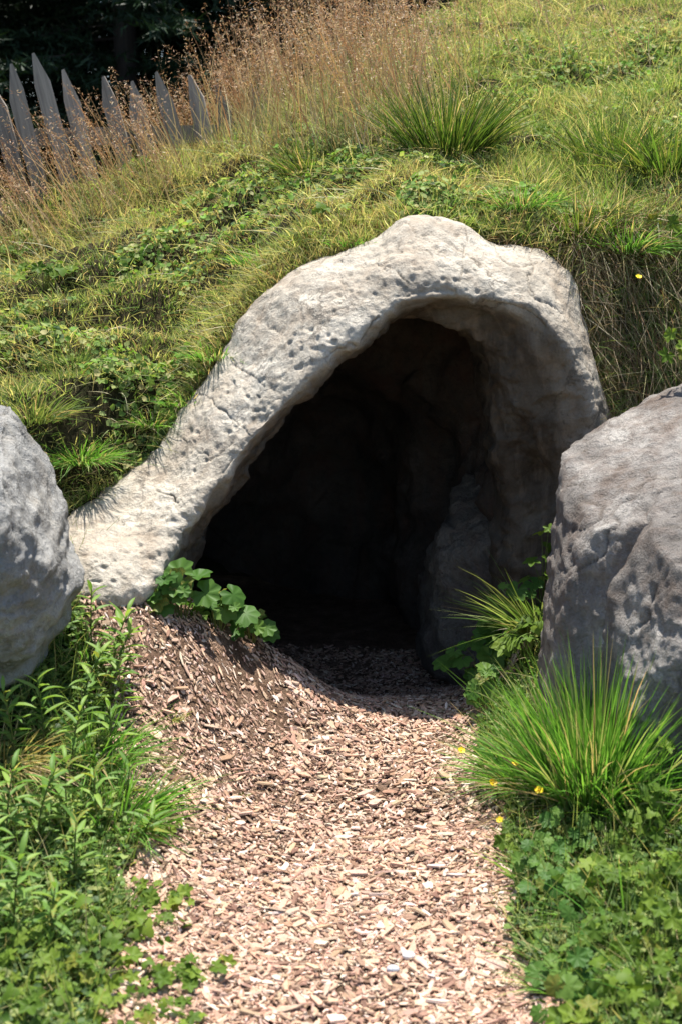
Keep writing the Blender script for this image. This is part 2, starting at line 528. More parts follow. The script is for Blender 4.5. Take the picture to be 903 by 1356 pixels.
def hill_z(x, y, detail=True):
    x = np.asarray(x, float).ravel()
    y = np.asarray(y, float).ravel()
    yf = front_y(x)
    t = y - yf
    z = np.interp(x, _fx, _fz) + np.interp(x, _fx, _rh) * sstep(0, 1, t / np.interp(x, _fx, _rw))
    # smooth sideways further back
    tb = np.maximum(t, 0)
    top = z + tb * np.interp(x, [-2.5, -1.2, -0.6, 0, 0.6, 1.2, 3], [0.26, 0.30, 0.30, 0.27, 0.30, 0.34, 0.34])
    ref = np.interp(x, [-6, -2.5, -1.3, -0.6, 0.2, 0.8, 1.6, 3, 7], [0.3, 0.75, 0.94, 1.10, 1.42, 1.44, 1.52, 1.55, 1.2]) + 0.31 * (y - 4.55)
    k = sstep(0.15, 1.1, t)
    z = top * (1 - k) + ref * k
    yc = np.interp(x, [-6, -1.2, -0.5, 0.1, 0.5, 1.0, 3, 7], [6.0, 6.25, 6.55, 6.9, 7.9, 9.2, 10, 9])
    ov = np.maximum(y - yc, 0)
    z = z - np.minimum(0.55 * ov ** 1.25, 0.31 * ov + 2.2 + 0 * ov)
    z = np.maximum(z, -0.28)
    if detail:
        P = np.stack([x * 1.0, y, 0 * x], 1)
        amp = sstep(0.0, 0.25, t)
        z = z + amp * (fbm(P * np.array([1.8, 2.6, 1]), 3, 11) * 0.075 + fbm(P * np.array([6, 9, 1]), 3, 21) * 0.07)
        # little cattle-step terraces running diagonally over the left slope
        ph = (y * 1.0 - x * 0.25) * 2 * math.pi / 0.34 + fbm(P * 2.2, 2, 31) * 3.5
        z = z + amp * 0.034 * np.sin(ph) * sstep(0.6, -0.4, x) * sstep(3.5, 2.0, t)
    return z


def hill_n(x, y):
    e = 0.03
    dx = (hill_z(x + e, y) - hill_z(x - e, y)) / (2 * e)
    dy = (hill_z(x, y + e) - hill_z(x, y - e)) / (2 * e)
    n_ = np.stack([-dx, -dy, np.ones_like(dx)], 1)
    return n_ / np.linalg.norm(n_, axis=1)[:, None]


# ------------------------------------------------------------------ setting: ground, path, hillside
g = 3000.0
far = npmesh('ground', np.array([(-g, -g, -0.3), (g, -g, -0.3), (g, g, -0.3), (-g, g, -0.3)]), quads=[(0, 1, 2, 3)], mats=[M_far])
add('ground', far, kind='structure')

xs = np.concatenate([np.linspace(-4, -1.3, 28)[:-1], np.linspace(-1.3, 1.3, 110), np.linspace(1.3, 4, 28)[1:]])
ys = np.concatenate([np.linspace(-4, 1.5, 40)[:-1], np.linspace(1.5, 6.4, 200)])
X, Y = np.meshgrid(xs, ys, indexing='ij')
Z = floor_z(X, Y).reshape(X.shape)
edge = np.clip(np.minimum(np.minimum(4 - np.abs(X), Y + 4), 1.0), 0, 1)
Z = Z * edge + (-0.32) * (1 - edge)
bank = add('bank', npmesh('bank', np.stack([X, Y, Z], -1), quads=grid_quads(*X.shape), mats=[M_soil]), kind='structure')


def path_edges(y):
    l = np.interp(y, [-3, 1.5, 2.4, 2.8, 3.2, 3.6, 3.8, 3.95, 4.2, 4.6, 6.5], [-0.5, -0.5, -0.46, -0.42, -0.48, -0.60, -0.74, -0.72, -0.6, -0.75, -0.9])
    r = np.interp(y, [-3, 1.5, 2.4, 2.8, 3.2, 3.6, 3.9, 4.2, 4.6, 6.5], [0.45, 0.45, 0.40, 0.36, 0.34, 0.36, 0.42, 0.6, 0.75, 0.9])
    P = np.stack([0 * y, y * 3.0, 0 * y], 1)
    return l + 0.10 * fbm(P, 4, 41), r + 0.09 * fbm(P, 4, 43)


ys = np.concatenate([np.linspace(-3, 1.5, 30)[:-1], np.linspace(1.5, 6.3, 260)])
l, r = path_edges(ys)
tt = np.linspace(0, 1, 90)
X = l[None, :] * (1 - tt[:, None]) + r[None, :] * tt[:, None]
Y = np.repeat(ys[None, :], 90, 0)
Z = floor_z(X, Y).reshape(X.shape) + 0.008 - 0.02 * (np.abs(tt - 0.5)[:, None] > 0.49)
P = np.stack([X.ravel(), Y.ravel(), 0 * X.ravel()], 1)
Z = Z + (fbm(P * 40, 3, 51) * 0.004).reshape(Z.shape)
path = add('path', npmesh('path', np.stack([X, Y, Z], -1), quads=grid_quads(*X.shape), mats=[M_pathsoil]), kind='structure')

xs = np.concatenate([np.linspace(-9, -2.4, 30)[:-1], np.linspace(-2.4, 2.6, 300), np.linspace(2.6, 9, 30)[1:]])
vv = np.linspace(0, 1, 190) ** 1.7
X = np.repeat(xs[:, None], len(vv) + 2, 1)
yf = front_y(xs)
Yh = np.concatenate([yf[:, None] + 0.06, yf[:, None] + 0.0, yf[:, None] + vv[None, :] * (14 - yf[:, None])], 1)
Zh = hill_z(X, Yh).reshape(X.shape)
Zh[:, 0] -= 0.3
Zh[:, 1] -= 0.03
hill = add('hillside', npmesh('hillside', np.stack([X, Yh, Zh], -1), quads=grid_quads(*X.shape), mats=[M_turf]), kind='structure')

# ------------------------------------------------------------------ the rock arch
NS, NTT = 760, 150
ts = np.linspace(0, len(ST) - 1, NS)
Oc, Lc, Ic = cr_interp(O_, ts), cr_interp(L_, ts), cr_interp(I_, ts)
Bc = Oc + np.array([0, 0.35, -0.10])
tang = np.gradient(Lc + Oc, axis=0)
tang /= np.linalg.norm(tang, axis=1)[:, None]
across = Lc - Oc
nrm = np.cross(across, tang)
nrm /= np.linalg.norm(nrm, axis=1)[:, None]
if nrm[NS // 2, 1] > 0:
    nrm = -nrm
wid = np.linalg.norm(across, axis=1)[:, None]
M1 = Oc + across * 0.30 + nrm * wid * 0.11
M2 = Oc + across * 0.74 + nrm * wid * 0.11
Ux = (Lc + Ic) / 2 + 0.02 * np.array([0, 0, -1])
back = Ic + np.array([0, 0.5, 0.03])
ctrl = np.stack([Bc, Oc, M1, M2, Lc, Ux, Ic, back], 0)          # 8, NS, 3
tv = np.concatenate([np.linspace(0, 1, 10)[:-1], np.linspace(1, 4, 110)[:-1], np.linspace(4, 6, 42)[:-1], np.linspace(6, 7, 10)])
NTT = len(tv)
A = np.zeros((NS, NTT, 3))
for i in range(NS):
    A[i] = cr_interp(ctrl[:, i], tv)
V = A.reshape(-1, 3)
du = np.gradient(A, axis=0).reshape(-1, 3)
dv = np.gradient(A, axis=1).reshape(-1, 3)
nn = np.cross(du, dv)
nn /= np.maximum(np.linalg.norm(nn, axis=1), 1e-9)[:, None]
mid = nn.reshape(NS, NTT, 3)[NS // 2, np.searchsorted(tv, 2.5)]
if mid[1] > 0:
    nn = -nn
big = fbm(V * 4.5, 4, 61)
rid = 1 - np.abs(fbm(V * 12, 4, 62)) * 2
sml = fbm(V * 38, 3, 63)
pitn = np.clip(vnoise(V * 60, 64) - 0.32, 0, 1) * sstep(-0.05, 0.35, fbm(V * 6, 2, 65))
lipmask = np.tile(np.exp(-((tv - 4.05) / 0.35) ** 2), NS)
flake = np.clip(vnoise(V * np.array([14, 14, 14]), 66) - 0.15, 0, 1) * lipmask
big2 = fbm(V * 3.2, 2, 61)
disp = big2 * 0.03 + big * 0.024 + (rid - 0.6) * 0.005 + sml * 0.005 - pitn * 0.012 - flake * 0.045
und = np.tile(sstep(4.1, 5.0, tv) * sstep(7.0, 6.4, tv), NS)
disp = disp + und * (fbm(V * 5.5, 4, 67) * 0.05 + (0.4 - np.abs(fbm(V * np.array([5, 9, 9]), 4, 68))) * 0.05)
# traced cracks (photo pixels, projected on the surface through their image position)
cr_lines = [[(612, 303), (618, 325), (610, 345), (607, 372)], [(455, 348), (450, 365), (458, 392), (463, 402)],
            [(265, 520), (290, 540), (312, 560), (335, 578)], [(335, 520), (352, 525), (368, 528)], [(303, 480), (330, 492), (345, 505)],
            [(700, 375), (712, 392), (735, 400), (752, 415)], [(738, 455), (752, 470), (765, 478)], [(240, 580), (262, 588), (272, 600)],
            [(430, 475), (450, 462), (470, 452), (500, 420)], [(655, 330), (668, 345), (690, 350), (712, 345)], [(540, 330), (560, 335), (585, 345)],
            [(470, 360), (500, 352), (520, 362), (540, 380)], [(690, 430), (720, 445), (745, 470)], [(200, 640), (215, 655), (240, 665)],
            [(620, 345), (640, 352), (655, 370), (680, 378)], [(700, 330), (705, 350), (698, 372)], [(540, 300), (560, 318), (600, 325), (615, 340)],
            [(395, 400), (405, 415), (402, 440)], [(352, 430), (380, 445), (388, 470)], [(275, 610), (290, 600), (300, 585)]]
rel = V - np.array([0, 0, CAMZ])
depth = rel @ _fw
pu = 451.5 + FPX * rel[:, 0] / depth
pv = 678 - FPX * (rel @ _up) / depth
crack = np.zeros(len(V))
wob = np.stack([fbm(V * 22, 3, 71), fbm(V * 22, 3, 72)], 1) * 7
Q = np.stack([pu, pv], 1) + wob
front = np.tile((tv > 0.8) & (tv < 5.0), NS)
for ln in cr_lines:
    for a, b in zip(ln[:-1], ln[1:]):
        a, b = np.array(a, float), np.array(b, float)
        ab = b - a
        h = np.clip(((Q - a) @ ab) / (ab @ ab), 0, 1)
        d = np.linalg.norm(Q - a - h[:, None] * ab, axis=1)
        crack = np.maximum(crack, np.exp(-(d / 0.8) ** 2) * front)
crack *= np.clip(0.55 + 0.8 * fbm(V * 16, 3, 73), 0, 1)
disp -= np.clip(crack, 0, 1) * 0.009
V = V + nn * disp[:, None]
shade_soil_v = np.tile(sstep(4.0, 4.55, tv), NS) * (0.92 + 0.35 * fbm(V * 5, 3, 74))  # shade under the lip, painted into the colour
shade_soil_v = np.maximum(shade_soil_v, np.repeat(sstep(18.2, 20.5, np.linspace(0, len(ST) - 1, NS)), NTT) * 0.95)  # lower right jamb darkened with painted shade
shade_soil_v = np.clip(shade_soil_v + 0.8 * np.tile(sstep(1.75, 1.0, tv), NS) * (0.4 + 1.3 * fbm(V * 7, 3, 75)) + 0.5 * np.tile((tv > 1) & (tv < 4.3), NS) * np.clip(fbm(V * np.array([9, 9, 2.5]), 4, 76) - 0.12, 0, 1), 0, 1)  # soil stain along the turf edge and blotchy streaks
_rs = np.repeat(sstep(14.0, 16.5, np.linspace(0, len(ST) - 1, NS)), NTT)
shade_soil_v = np.clip(np.maximum(shade_soil_v, _rs * np.tile(sstep(3.2, 4.0, tv), NS) * (0.8 + 0.5 * fbm(V * 6, 3, 77))), 0, 1)  # painted shade starts further out on the right leg
org = np.array([0, 4.3, 0.0])
add('rock_arch', npmesh('rock_arch', V - org, quads=grid_quads(NS, NTT), col=np.stack([np.clip(crack, 0, 1) * 0.75, shade_soil_v, 0 * crack], 1), mats=[M_arch]),
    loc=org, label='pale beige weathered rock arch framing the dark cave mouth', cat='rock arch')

# ------------------------------------------------------------------ cave interior
NK, NS2 = 70, 220
ts = np.linspace(0, len(ST) - 1, NS2)
U0 = cr_interp(I_, ts)
U0[:, 1] += 0.04
_cc = np.array([0.05, 0.4])
_dl = np.stack([U0[:, 0] - 0.05, U0[:, 2] - 0.4], 1)
_dl /= np.linalg.norm(_dl, axis=1)[:, None]
U0[:, 0] += _dl[:, 0] * 0.05
U0[:, 2] += _dl[:, 1] * 0.05
kk = np.linspace(0, 1, NK)
C = np.zeros((NK, NS2, 3))
for k, t in enumerate(kk):
    if t < 0.55:
        s_ = 1 + 0.16 * math.sin(t / 0.55 * math.pi * 0.8)
    s_ = (1 + 0.14 * math.sin(min(t, 0.6) / 0.6 * math.pi)) * math.sqrt(max(1 - t ** 3.0, 0.0))
    cx = 0.05 - 0.35 * t
    C[k, :, 0] = cx + (U0[:, 0] - 0.05) * s_
    C[k, :, 1] = U0[:, 1] * (1 - t) + (U0[:, 1].mean() + 0.0) * t + 1.7 * t
    C[k, :, 2] = -0.15 + (U0[:, 2] + 0.15) * (s_ * (1 - 0.25 * t))
V = C.reshape(-1, 3)
nn = np.cross(np.gradient(C, axis=0).reshape(-1, 3), np.gradient(C, axis=1).reshape(-1, 3))
nn /= np.maximum(np.linalg.norm(nn, axis=1), 1e-9)[:, None]
amp = np.repeat(sstep(0.0, 0.12, kk), NS2)
V = V + nn * ((fbm(V * 2.4, 4, 81) * 0.16 + (0.5 - np.abs(fbm(V * 5, 3, 82))) * 0.08) * amp)[:, None]
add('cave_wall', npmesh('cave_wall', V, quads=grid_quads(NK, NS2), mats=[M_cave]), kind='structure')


# ------------------------------------------------------------------ boulders
def boulder(name, label, outline, Y, Df, Db, mat, seed, cat='boulder', chops=(), nz=0.05, p=0.72, q=0.75, n1=170, n2=110, center=None, fine=0.012, lean=0.0, facets=26, strata=None):
    pts = np.array([px(u, v, Y) for u, v in outline])
    c = pts.mean(0) if center is None else px(center[0], center[1], Y)
    dx, dz = pts[:, 0] - c[0], pts[:, 2] - c[2]
    th = np.arctan2(dz, dx)
    R = np.hypot(dx, dz)
    o = np.argsort(th)
    th, R = th[o], R[o]
    TH = np.linspace(-math.pi, math.pi, n1)
    Rr = np.interp(TH, np.concatenate([th - 2 * math.pi, th, th + 2 * math.pi]), np.tile(R, 3))
    PH = np.linspace(0.0, math.pi, n2)
    sp = np.sin(PH) ** p
    cp = np.sign(np.cos(PH)) * np.abs(np.cos(PH)) ** q
    x = c[0] + (np.cos(TH) * Rr)[:, None] * sp[None, :]
    z = c[2] + (np.sin(TH) * Rr)[:, None] * sp[None, :]
    y = Y - np.where(cp > 0, cp * Df, cp * Db)[None, :] + 0 * x + lean * (z - c[2])
    A = np.stack([x, y, z], -1)
    V = A.reshape(-1, 3)
    for (u, v, yy, nx_, ny_, nz_) in chops:
        pt = px(u, v, yy)
        nv_ = np.array([nx_, ny_, nz_], float)
        nv_ /= np.linalg.norm(nv_)
        d = (V - pt) @ nv_
        V = V - np.outer(np.maximum(d, 0) * 0.93, nv_)
    rg = np.random.default_rng(seed)
    cc_ = np.array([c[0], Y, c[2]])
    for k in range(facets):
        nv_ = rg.normal(size=3)
        nv_[1] = -abs(nv_[1])
        nv_ /= np.linalg.norm(nv_)
        pr = (V - cc_) @ nv_
        h_ = pr.max() * rg.uniform(0.74, 0.95)
        V = V - np.outer(np.maximum(pr - h_, 0) * 0.9, nv_)
    A = V.reshape(n1, n2, 3)
    nn = np.cross(np.gradient(A, axis=0).reshape(-1, 3), np.gradient(A, axis=1).reshape(-1, 3))
    ln = np.linalg.norm(nn, axis=1)
    rad_ = V - np.array([c[0], Y, c[2]])
    rad_ /= np.maximum(np.linalg.norm(rad_, axis=1), 1e-9)[:, None]
    nn = np.where((ln > 1e-10)[:, None], nn / np.maximum(ln, 1e-10)[:, None], rad_)
    nn *= np.where((nn * rad_).sum(1) < 0, -1, 1)[:, None]
    blend = nn * 0.6 + rad_ * 0.4
    d = fbm(V * 3.2, 4, seed) * nz + (0.5 - np.abs(fbm(V * 7, 5, seed + 9, 0.6))) * nz * 0.4 + fbm(V * 26, 4, seed + 17) * fine + (0.45 - np.abs(fbm(V * 13, 4, seed + 23))) * nz * 0.3
    if strata:
        ax_ = np.array(strata[:3], float)
        ax_ /= np.linalg.norm(ax_)
        for fr, am, sd2 in ((strata[3], strata[4], 31), (strata[3] * 2.7, strata[4] * 0.5, 37)):
            ph_ = (V @ ax_) * fr + fbm(V * 2.5, 3, seed + sd2) * 1.6
            saw = ph_ - np.floor(ph_)
            d = d + am * (np.minimum(saw * 1.25, (1 - saw) * 5) - 0.5) * sstep(-0.25, 0.2, fbm(V * 4, 2, seed + sd2 + 2))
    w1, w2 = np.abs(fbm(V * np.array([3.2, 3.2, 4.5]) + 3, 3, seed + 41)), np.abs(fbm(V * np.array([8, 8, 6]) + 5, 3, seed + 43))
    frac = np.exp(-(w1 / 0.013) ** 2) * sstep(-0.1, 0.15, fbm(V * 3, 2, seed + 45)) + 0.4 * np.exp(-(w2 / 0.012) ** 2) * sstep(0.1, 0.3, fbm(V * 5, 2, seed + 47))
    d = d - frac * 0.008
    d *= np.tile(np.clip(np.sin(PH) * 6, 0, 1), n1) * 0.5 + 0.5
    V = V + blend * d[:, None]
    base = np.array([c[0], Y, pts[:, 2].min()])
    me = npmesh(name, V - base, quads=grid_quads(n1, n2), col=np.stack([np.clip(frac, 0, 1) * 0.55, 0 * d, 0 * d], 1), mats=[mat])
    return add(name, me, loc=base, label=label, cat=cat)


boulder('boulder', 'light grey layered boulder rising beside the foot of the arch and the tall weeds',
        [(-140, 560), (-60, 520), (0, 543), (38, 598), (60, 650), (82, 705), (102, 775), (104, 815), (90, 855), (60, 890), (20, 930), (-60, 960), (-150, 940), (-190, 760)],
        3.42, 0.28, 0.32, M_boulL, 104, chops=[(30, 690, 3.22, 0.35, -0.6, 0.7), (60, 850, 3.2, 0.25, -0.9, -0.35)], nz=0.016, center=(-40, 760), lean=0.26, fine=0.014, facets=34, strata=(0.5, -0.2, 0.85, 8.0, 0.014), n1=240, n2=150)
boulder('boulder', 'big dark brownish boulder with pale weathered top leaning beside the cave mouth',
        [(1100, 520), (1000, 478), (920, 492), (872, 508), (822, 534), (790, 556), (772, 578), (764, 602), (759, 650), (751, 700), (743, 750), (734, 800), (724, 862), (722, 960), (750, 1020), (850, 1060), (1000, 1060), (1130, 900)],
        3.62, 0.30, 0.45, M_boulR, 131, chops=[(800, 700, 3.40, -0.3, -0.9, 0.25), (880, 530, 3.5, -0.1, -0.6, 0.75)], nz=0.012, p=0.6, q=0.7, center=(910, 780), fine=0.012, lean=0.24, facets=30, strata=(0.75, -0.2, 0.6, 4.0, 0.009), n1=240, n2=150)
boulder('boulder', 'dark grey boulder slab resting against the big brown boulder behind the grass tuft',
        [(1080, 640), (960, 628), (912, 662), (872, 715), (842, 765), (815, 815), (800, 900), (805, 1000), (830, 1080), (930, 1120), (1060, 1100), (1120, 860)],
        3.30, 0.22, 0.3, M_boulR, 151, chops=[(870, 800, 3.14, -0.45, -0.85, 0.3)], nz=0.011, p=0.65, center=(950, 880), fine=0.012, lean=0.3, facets=30, strata=(0.75, -0.2, 0.6, 4.0, 0.009), n1=220, n2=140)
# rocks standing inside the cave
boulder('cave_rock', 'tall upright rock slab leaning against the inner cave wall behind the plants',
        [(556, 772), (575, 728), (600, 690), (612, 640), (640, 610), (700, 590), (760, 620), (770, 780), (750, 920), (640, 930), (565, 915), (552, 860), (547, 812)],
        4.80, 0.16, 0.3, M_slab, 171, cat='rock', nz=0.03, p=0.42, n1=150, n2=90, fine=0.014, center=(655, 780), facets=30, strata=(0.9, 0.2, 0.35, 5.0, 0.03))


# ------------------------------------------------------------------ blades
def blades(P, D, L, W, bend, bdir, col, segs=3, side=None, tipcol=None, wexp=1.4):
    """ribbons: base P, first direction D, length L, width W, curvature bend towards bdir"""
    n = len(P)
    if side is None:
        rv = RNG.normal(size=(n, 3))
        side = np.cross(D, rv)
    side = side / np.maximum(np.linalg.norm(side, axis=1), 1e-9)[:, None]
    t = np.linspace(0, 1, segs + 1)
    ctr = P[:, None, :] + L[:, None, None] * (t[None, :, None] * D[:, None, :] + (bend[:, None] * t[None, :] ** 2)[:, :, None] * bdir[:, None, :])
    wd = W[:, None] * (1 - t[None, :] ** wexp) * (0.6 + 0.4 * np.minimum(1, t * 4))[None, :] * 0.5
    Lf = ctr - side[:, None, :] * wd[:, :, None]
    Rt = ctr + side[:, None, :] * wd[:, :, None]
    k = segs
    V = np.concatenate([np.stack([Lf[:, :k], Rt[:, :k]], 2).reshape(n, 2 * k, 3), ctr[:, k:]], 1)
    nv = 2 * k + 1
    off = (np.arange(n) * nv)[:, None]
    q = []
    for s in range(k - 1):
        q.append(off + np.array([2 * s, 2 * s + 1, 2 * s + 3, 2 * s + 2])[None])
    q = np.stack(q, 1).reshape(-1, 4) if q else np.zeros((0, 4), int)
    tr = off + np.array([2 * k - 2, 2 * k - 1, 2 * k])[None]
    C = np.repeat(col[:, None, :], nv, 1)
    if tipcol is not None:
        wgt = np.concatenate([np.repeat(t[:k], 2), [1.0]])[None, :, None]
        C = C * (1 - wgt) + tipcol[:, None, :] * wgt
    return V.reshape(-1, 3), q, tr, C.reshape(-1, 3)


def merge(parts):
    Vs, Qs, Ts, Cs, o = [], [], [], [], 0
    for V, q, t, c in parts:
        Vs.append(V)
        if len(q):
            Qs.append(q + o)
        if len(t):
            Ts.append(t + o)
        Cs.append(c)
        o += len(V)
    return (np.concatenate(Vs), np.concatenate(Qs) if Qs else None, np.concatenate(Ts) if Ts else None, np.concatenate(Cs))


def unit(v):
    return v / np.maximum(np.linalg.norm(v, axis=1), 1e-9)[:, None]


def pal(n, cols, wts, jit=0.22):
    i = RNG.choice(len(cols), n, p=np.array(wts) / sum(wts))
    c = np.array(cols)[i]
    return c * RNG.uniform(1 - jit, 1 + jit, (n, 1)) * RNG.uniform(0.94, 1.06, (n, 3))


GREEN = (0.15, 0.24, 0.062)
LGREEN = (0.285, 0.345, 0.12)
YGREEN = (0.43, 0.41, 0.19)
DGREEN = (0.075, 0.14, 0.03)
BGREEN = (0.06, 0.11, 0.04)
STRAW = (0.46, 0.37, 0.21)
PALE = (0.55, 0.52, 0.32)
BROWN = (0.17, 0.11, 0.055)
RUST = (0.36, 0.20, 0.10)


def hill_sample(n, x0=-2.2, x1=2.5, tmax=4.6, pw=1.7, tmin=-0.01):
    x = RNG.uniform(x0, x1, n)
    t = tmin + (tmax - tmin) * RNG.uniform(0, 1, n) ** pw
    return x, front_y(x) + t, t


def visible(x, y, z, m=60):
    rel = np.stack([x, y, z - CAMZ], 1)
    dp = rel @ _fw
    u = 451.5 + FPX * rel[:, 0] / dp
    v = 678 - FPX * (rel @ _up) / dp
    return (u > -m) & (u < 903 + m) & (v > -m - 60) & (v < 1356 + m)


# short turf over the whole hill
def turf(n):
    x, y, t = hill_sample(n)
    z = hill_z(x, y)
    keep = visible(x, y, z, 260)
    P2 = np.stack([x, y, 0 * x], 1)
    patch = fbm(P2 * np.array([4.5, 7, 1]), 3, 301)
    keep &= RNG.uniform(size=n) < np.clip(0.85 + patch * 1.3, 0.2, 1)
    soil = (x > -0.9) & (x < -0.48) & (t < 0.17)
    keep &= ~(soil & (RNG.uniform(size=n) < 0.8))
    x, y, z, t, P2, patch = x[keep], y[keep], z[keep], t[keep], P2[keep], patch[keep]
    n = len(x)
    Nn = hill_n(x, y)
    dirn = unit(Nn * 0.55 + np.array([0, -0.12, 0.5]) + RNG.normal(size=(n, 3)) * 0.42)
    lush = fbm(P2 * 1.3, 3, 311)
    right = sstep(0.1, 1.0, x)
    L = (0.032 + 0.055 * RNG.uniform(0, 1, n) ** 1.5) * (1 + 0.7 * np.clip(lush, -0.5, 1)) * (1 + 0.55 * right)
    L *= 1 + 0.9 * sstep(0.16, 0.0, t) * RNG.uniform(0, 1, n)
    L *= 1 + 1.0 * sstep(1.2, 2.2, t) * RNG.uniform(0, 1, n) * sstep(0.8, 0.0, x)
    W = RNG.uniform(0.0022, 0.005, n)
    dry = fbm(P2 * np.array([2.2, 3.5, 1]), 3, 321) + 0.35 * sstep(0.8, 2.2, t) * sstep(0.9, -0.6, x) - 0.15 * right
    ca = pal(n, [GREEN, LGREEN, YGREEN, DGREEN, STRAW, PALE], [4, 4, 1.8, 2, 0.35, 0.5], 0.35)
    cb = pal(n, [YGREEN, STRAW, LGREEN, BROWN, PALE], [3.5, 2.4, 2.5, 1.2, 1.0], 0.35)
    pick = RNG.uniform(size=n) < np.clip(0.27 + dry * 1.3, 0.06, 0.85)
    c = np.where(pick[:, None], cb, ca)
    bend = RNG.uniform(0.1, 0.6, n)
    bdir = unit(np.stack([RNG.normal(size=n), RNG.normal(size=n) - 0.35, -0.5 + 0 * x], 1))
    P = np.stack([x, y, z - 0.004], 1)
    return blades(P, dirn, L, W, bend, bdir, c, 3)


V, q, t_, c = turf(330000)
add('hillside_grass', npmesh('hillside_grass', V, q, t_, c, mats=[M_grass]), kind='stuff', label='short sunlit yellow green turf covering the hill above the cave', cat='grass')


# longer bent blades and thatch lying on the turf
def thatch(n):
    x, y, t = hill_sample(n, tmax=4.2, pw=1.5, tmin=0.03)
    z = hill_z(x, y)
    k = visible(x, y, z, 80)
    P2 = np.stack([x, y, 0 * x], 1)
    k &= fbm(P2 * np.array([3.5, 5, 1]), 3, 361) > RNG.uniform(-0.5, 0.3, n)
    x, y, z, t = x[k], y[k], z[k], t[k]
    n = len(x)
    D = unit(hill_n(x, y) * 0.6 + RNG.normal(size=(n, 3)) * np.array([0.7, 0.5, 0.2]) + np.array([-0.1, -0.25, 0.15]))
    bd = unit(np.stack([RNG.normal(size=n) - 0.2, RNG.normal(size=n) * 0.6 - 0.5, -0.8 + 0 * x], 1))
    c = pal(n, [PALE, STRAW, YGREEN, LGREEN, GREEN, BROWN], [2.5, 2.5, 3, 3, 2, 1], 0.3)
    L = RNG.uniform(0.05, 0.15, n) * (1 + 0.5 * sstep(0.9, 2.0, t))
    return blades(np.stack([x, y, z], 1), D, L, RNG.uniform(0.0022, 0.0045, n), RNG.uniform(0.3, 1.0, n), bd, c, 4)


V, q, t_, c = thatch(42000)
add('thatch_grass', npmesh('thatch_grass', V, q, t_, c, mats=[M_grass]), kind='stuff', label='long bent pale blades lying over the hill turf', cat='grass')


# small broad leaves in the turf (clover, lady's mantle seedlings)
def leaflets(n, fn, size, cols, wts):
    x, y, z, Nn = fn(n)
    n = len(x)
    ax = unit(np.cross(Nn, RNG.normal(size=(n, 3))))
    Nn = unit(Nn + RNG.normal(size=(n, 3)) * 0.45)
    ay = unit(np.cross(Nn, ax))
    s = size * RNG.uniform(0.5, 1.3, n)
    P = np.stack([x, y, z], 1) + np.array([0, 0, 1.0]) * (RNG.uniform(0.008, 0.05, n))[:, None]
    a = np.linspace(0, 2 * math.pi, 7)[:-1]
    rr = np.array([1.0, 0.9, 0.75, 0.3, 0.75, 0.9])
    V = P[:, None, :] + s[:, None, None] * (np.cos(a) * rr)[None, :, None] * ax[:, None, :] + s[:, None, None] * (np.sin(a) * rr * 0.85)[None, :, None] * ay[:, None, :]
    V = V + Nn[:, None, :] * (s[:, None, None] * 0.25 * np.abs(np.sin(a))[None, :, None])
    off = (np.arange(n) * 6)[:, None]
    q = np.concatenate([off + np.array([[0, 1, 2, 3]]), off + np.array([[0, 3, 4, 5]])])
    C = np.repeat(pal(n, cols, wts)[:, None, :], 6, 1).reshape(-1, 3)
    return V.reshape(-1, 3), q, np.zeros((0, 3), int), C


def hill_leaf_pts(n):
    x, y, t = hill_sample(n, tmax=3.2, pw=1.4)
    P2 = np.stack([x, y, 0 * x], 1)
    m = (fbm(P2 * np.array([3.0, 4.5, 1]), 3, 331) + 0.12 * sstep(0, 0.8, x)) > RNG.uniform(-0.05, 0.35, n)
    x, y = x[m], y[m]
    z = hill_z(x, y)
    k = visible(x, y, z, 60)
    x, y, z = x[k], y[k], z[k]
    return x, y, z, hill_n(x, y)


V, q, t_, c = merge([leaflets(95000, hill_leaf_pts, 0.0145, [GREEN, LGREEN, BGREEN, YGREEN, (0.18, 0.32, 0.06)], [4, 5, 1, 1.5, 4])])
add('turf_leaves', npmesh('turf_leaves', V, q, t_, c, mats=[M_leaflet]), kind='stuff', label='small round clover leaves scattered through the hill turf', cat='ground cover')


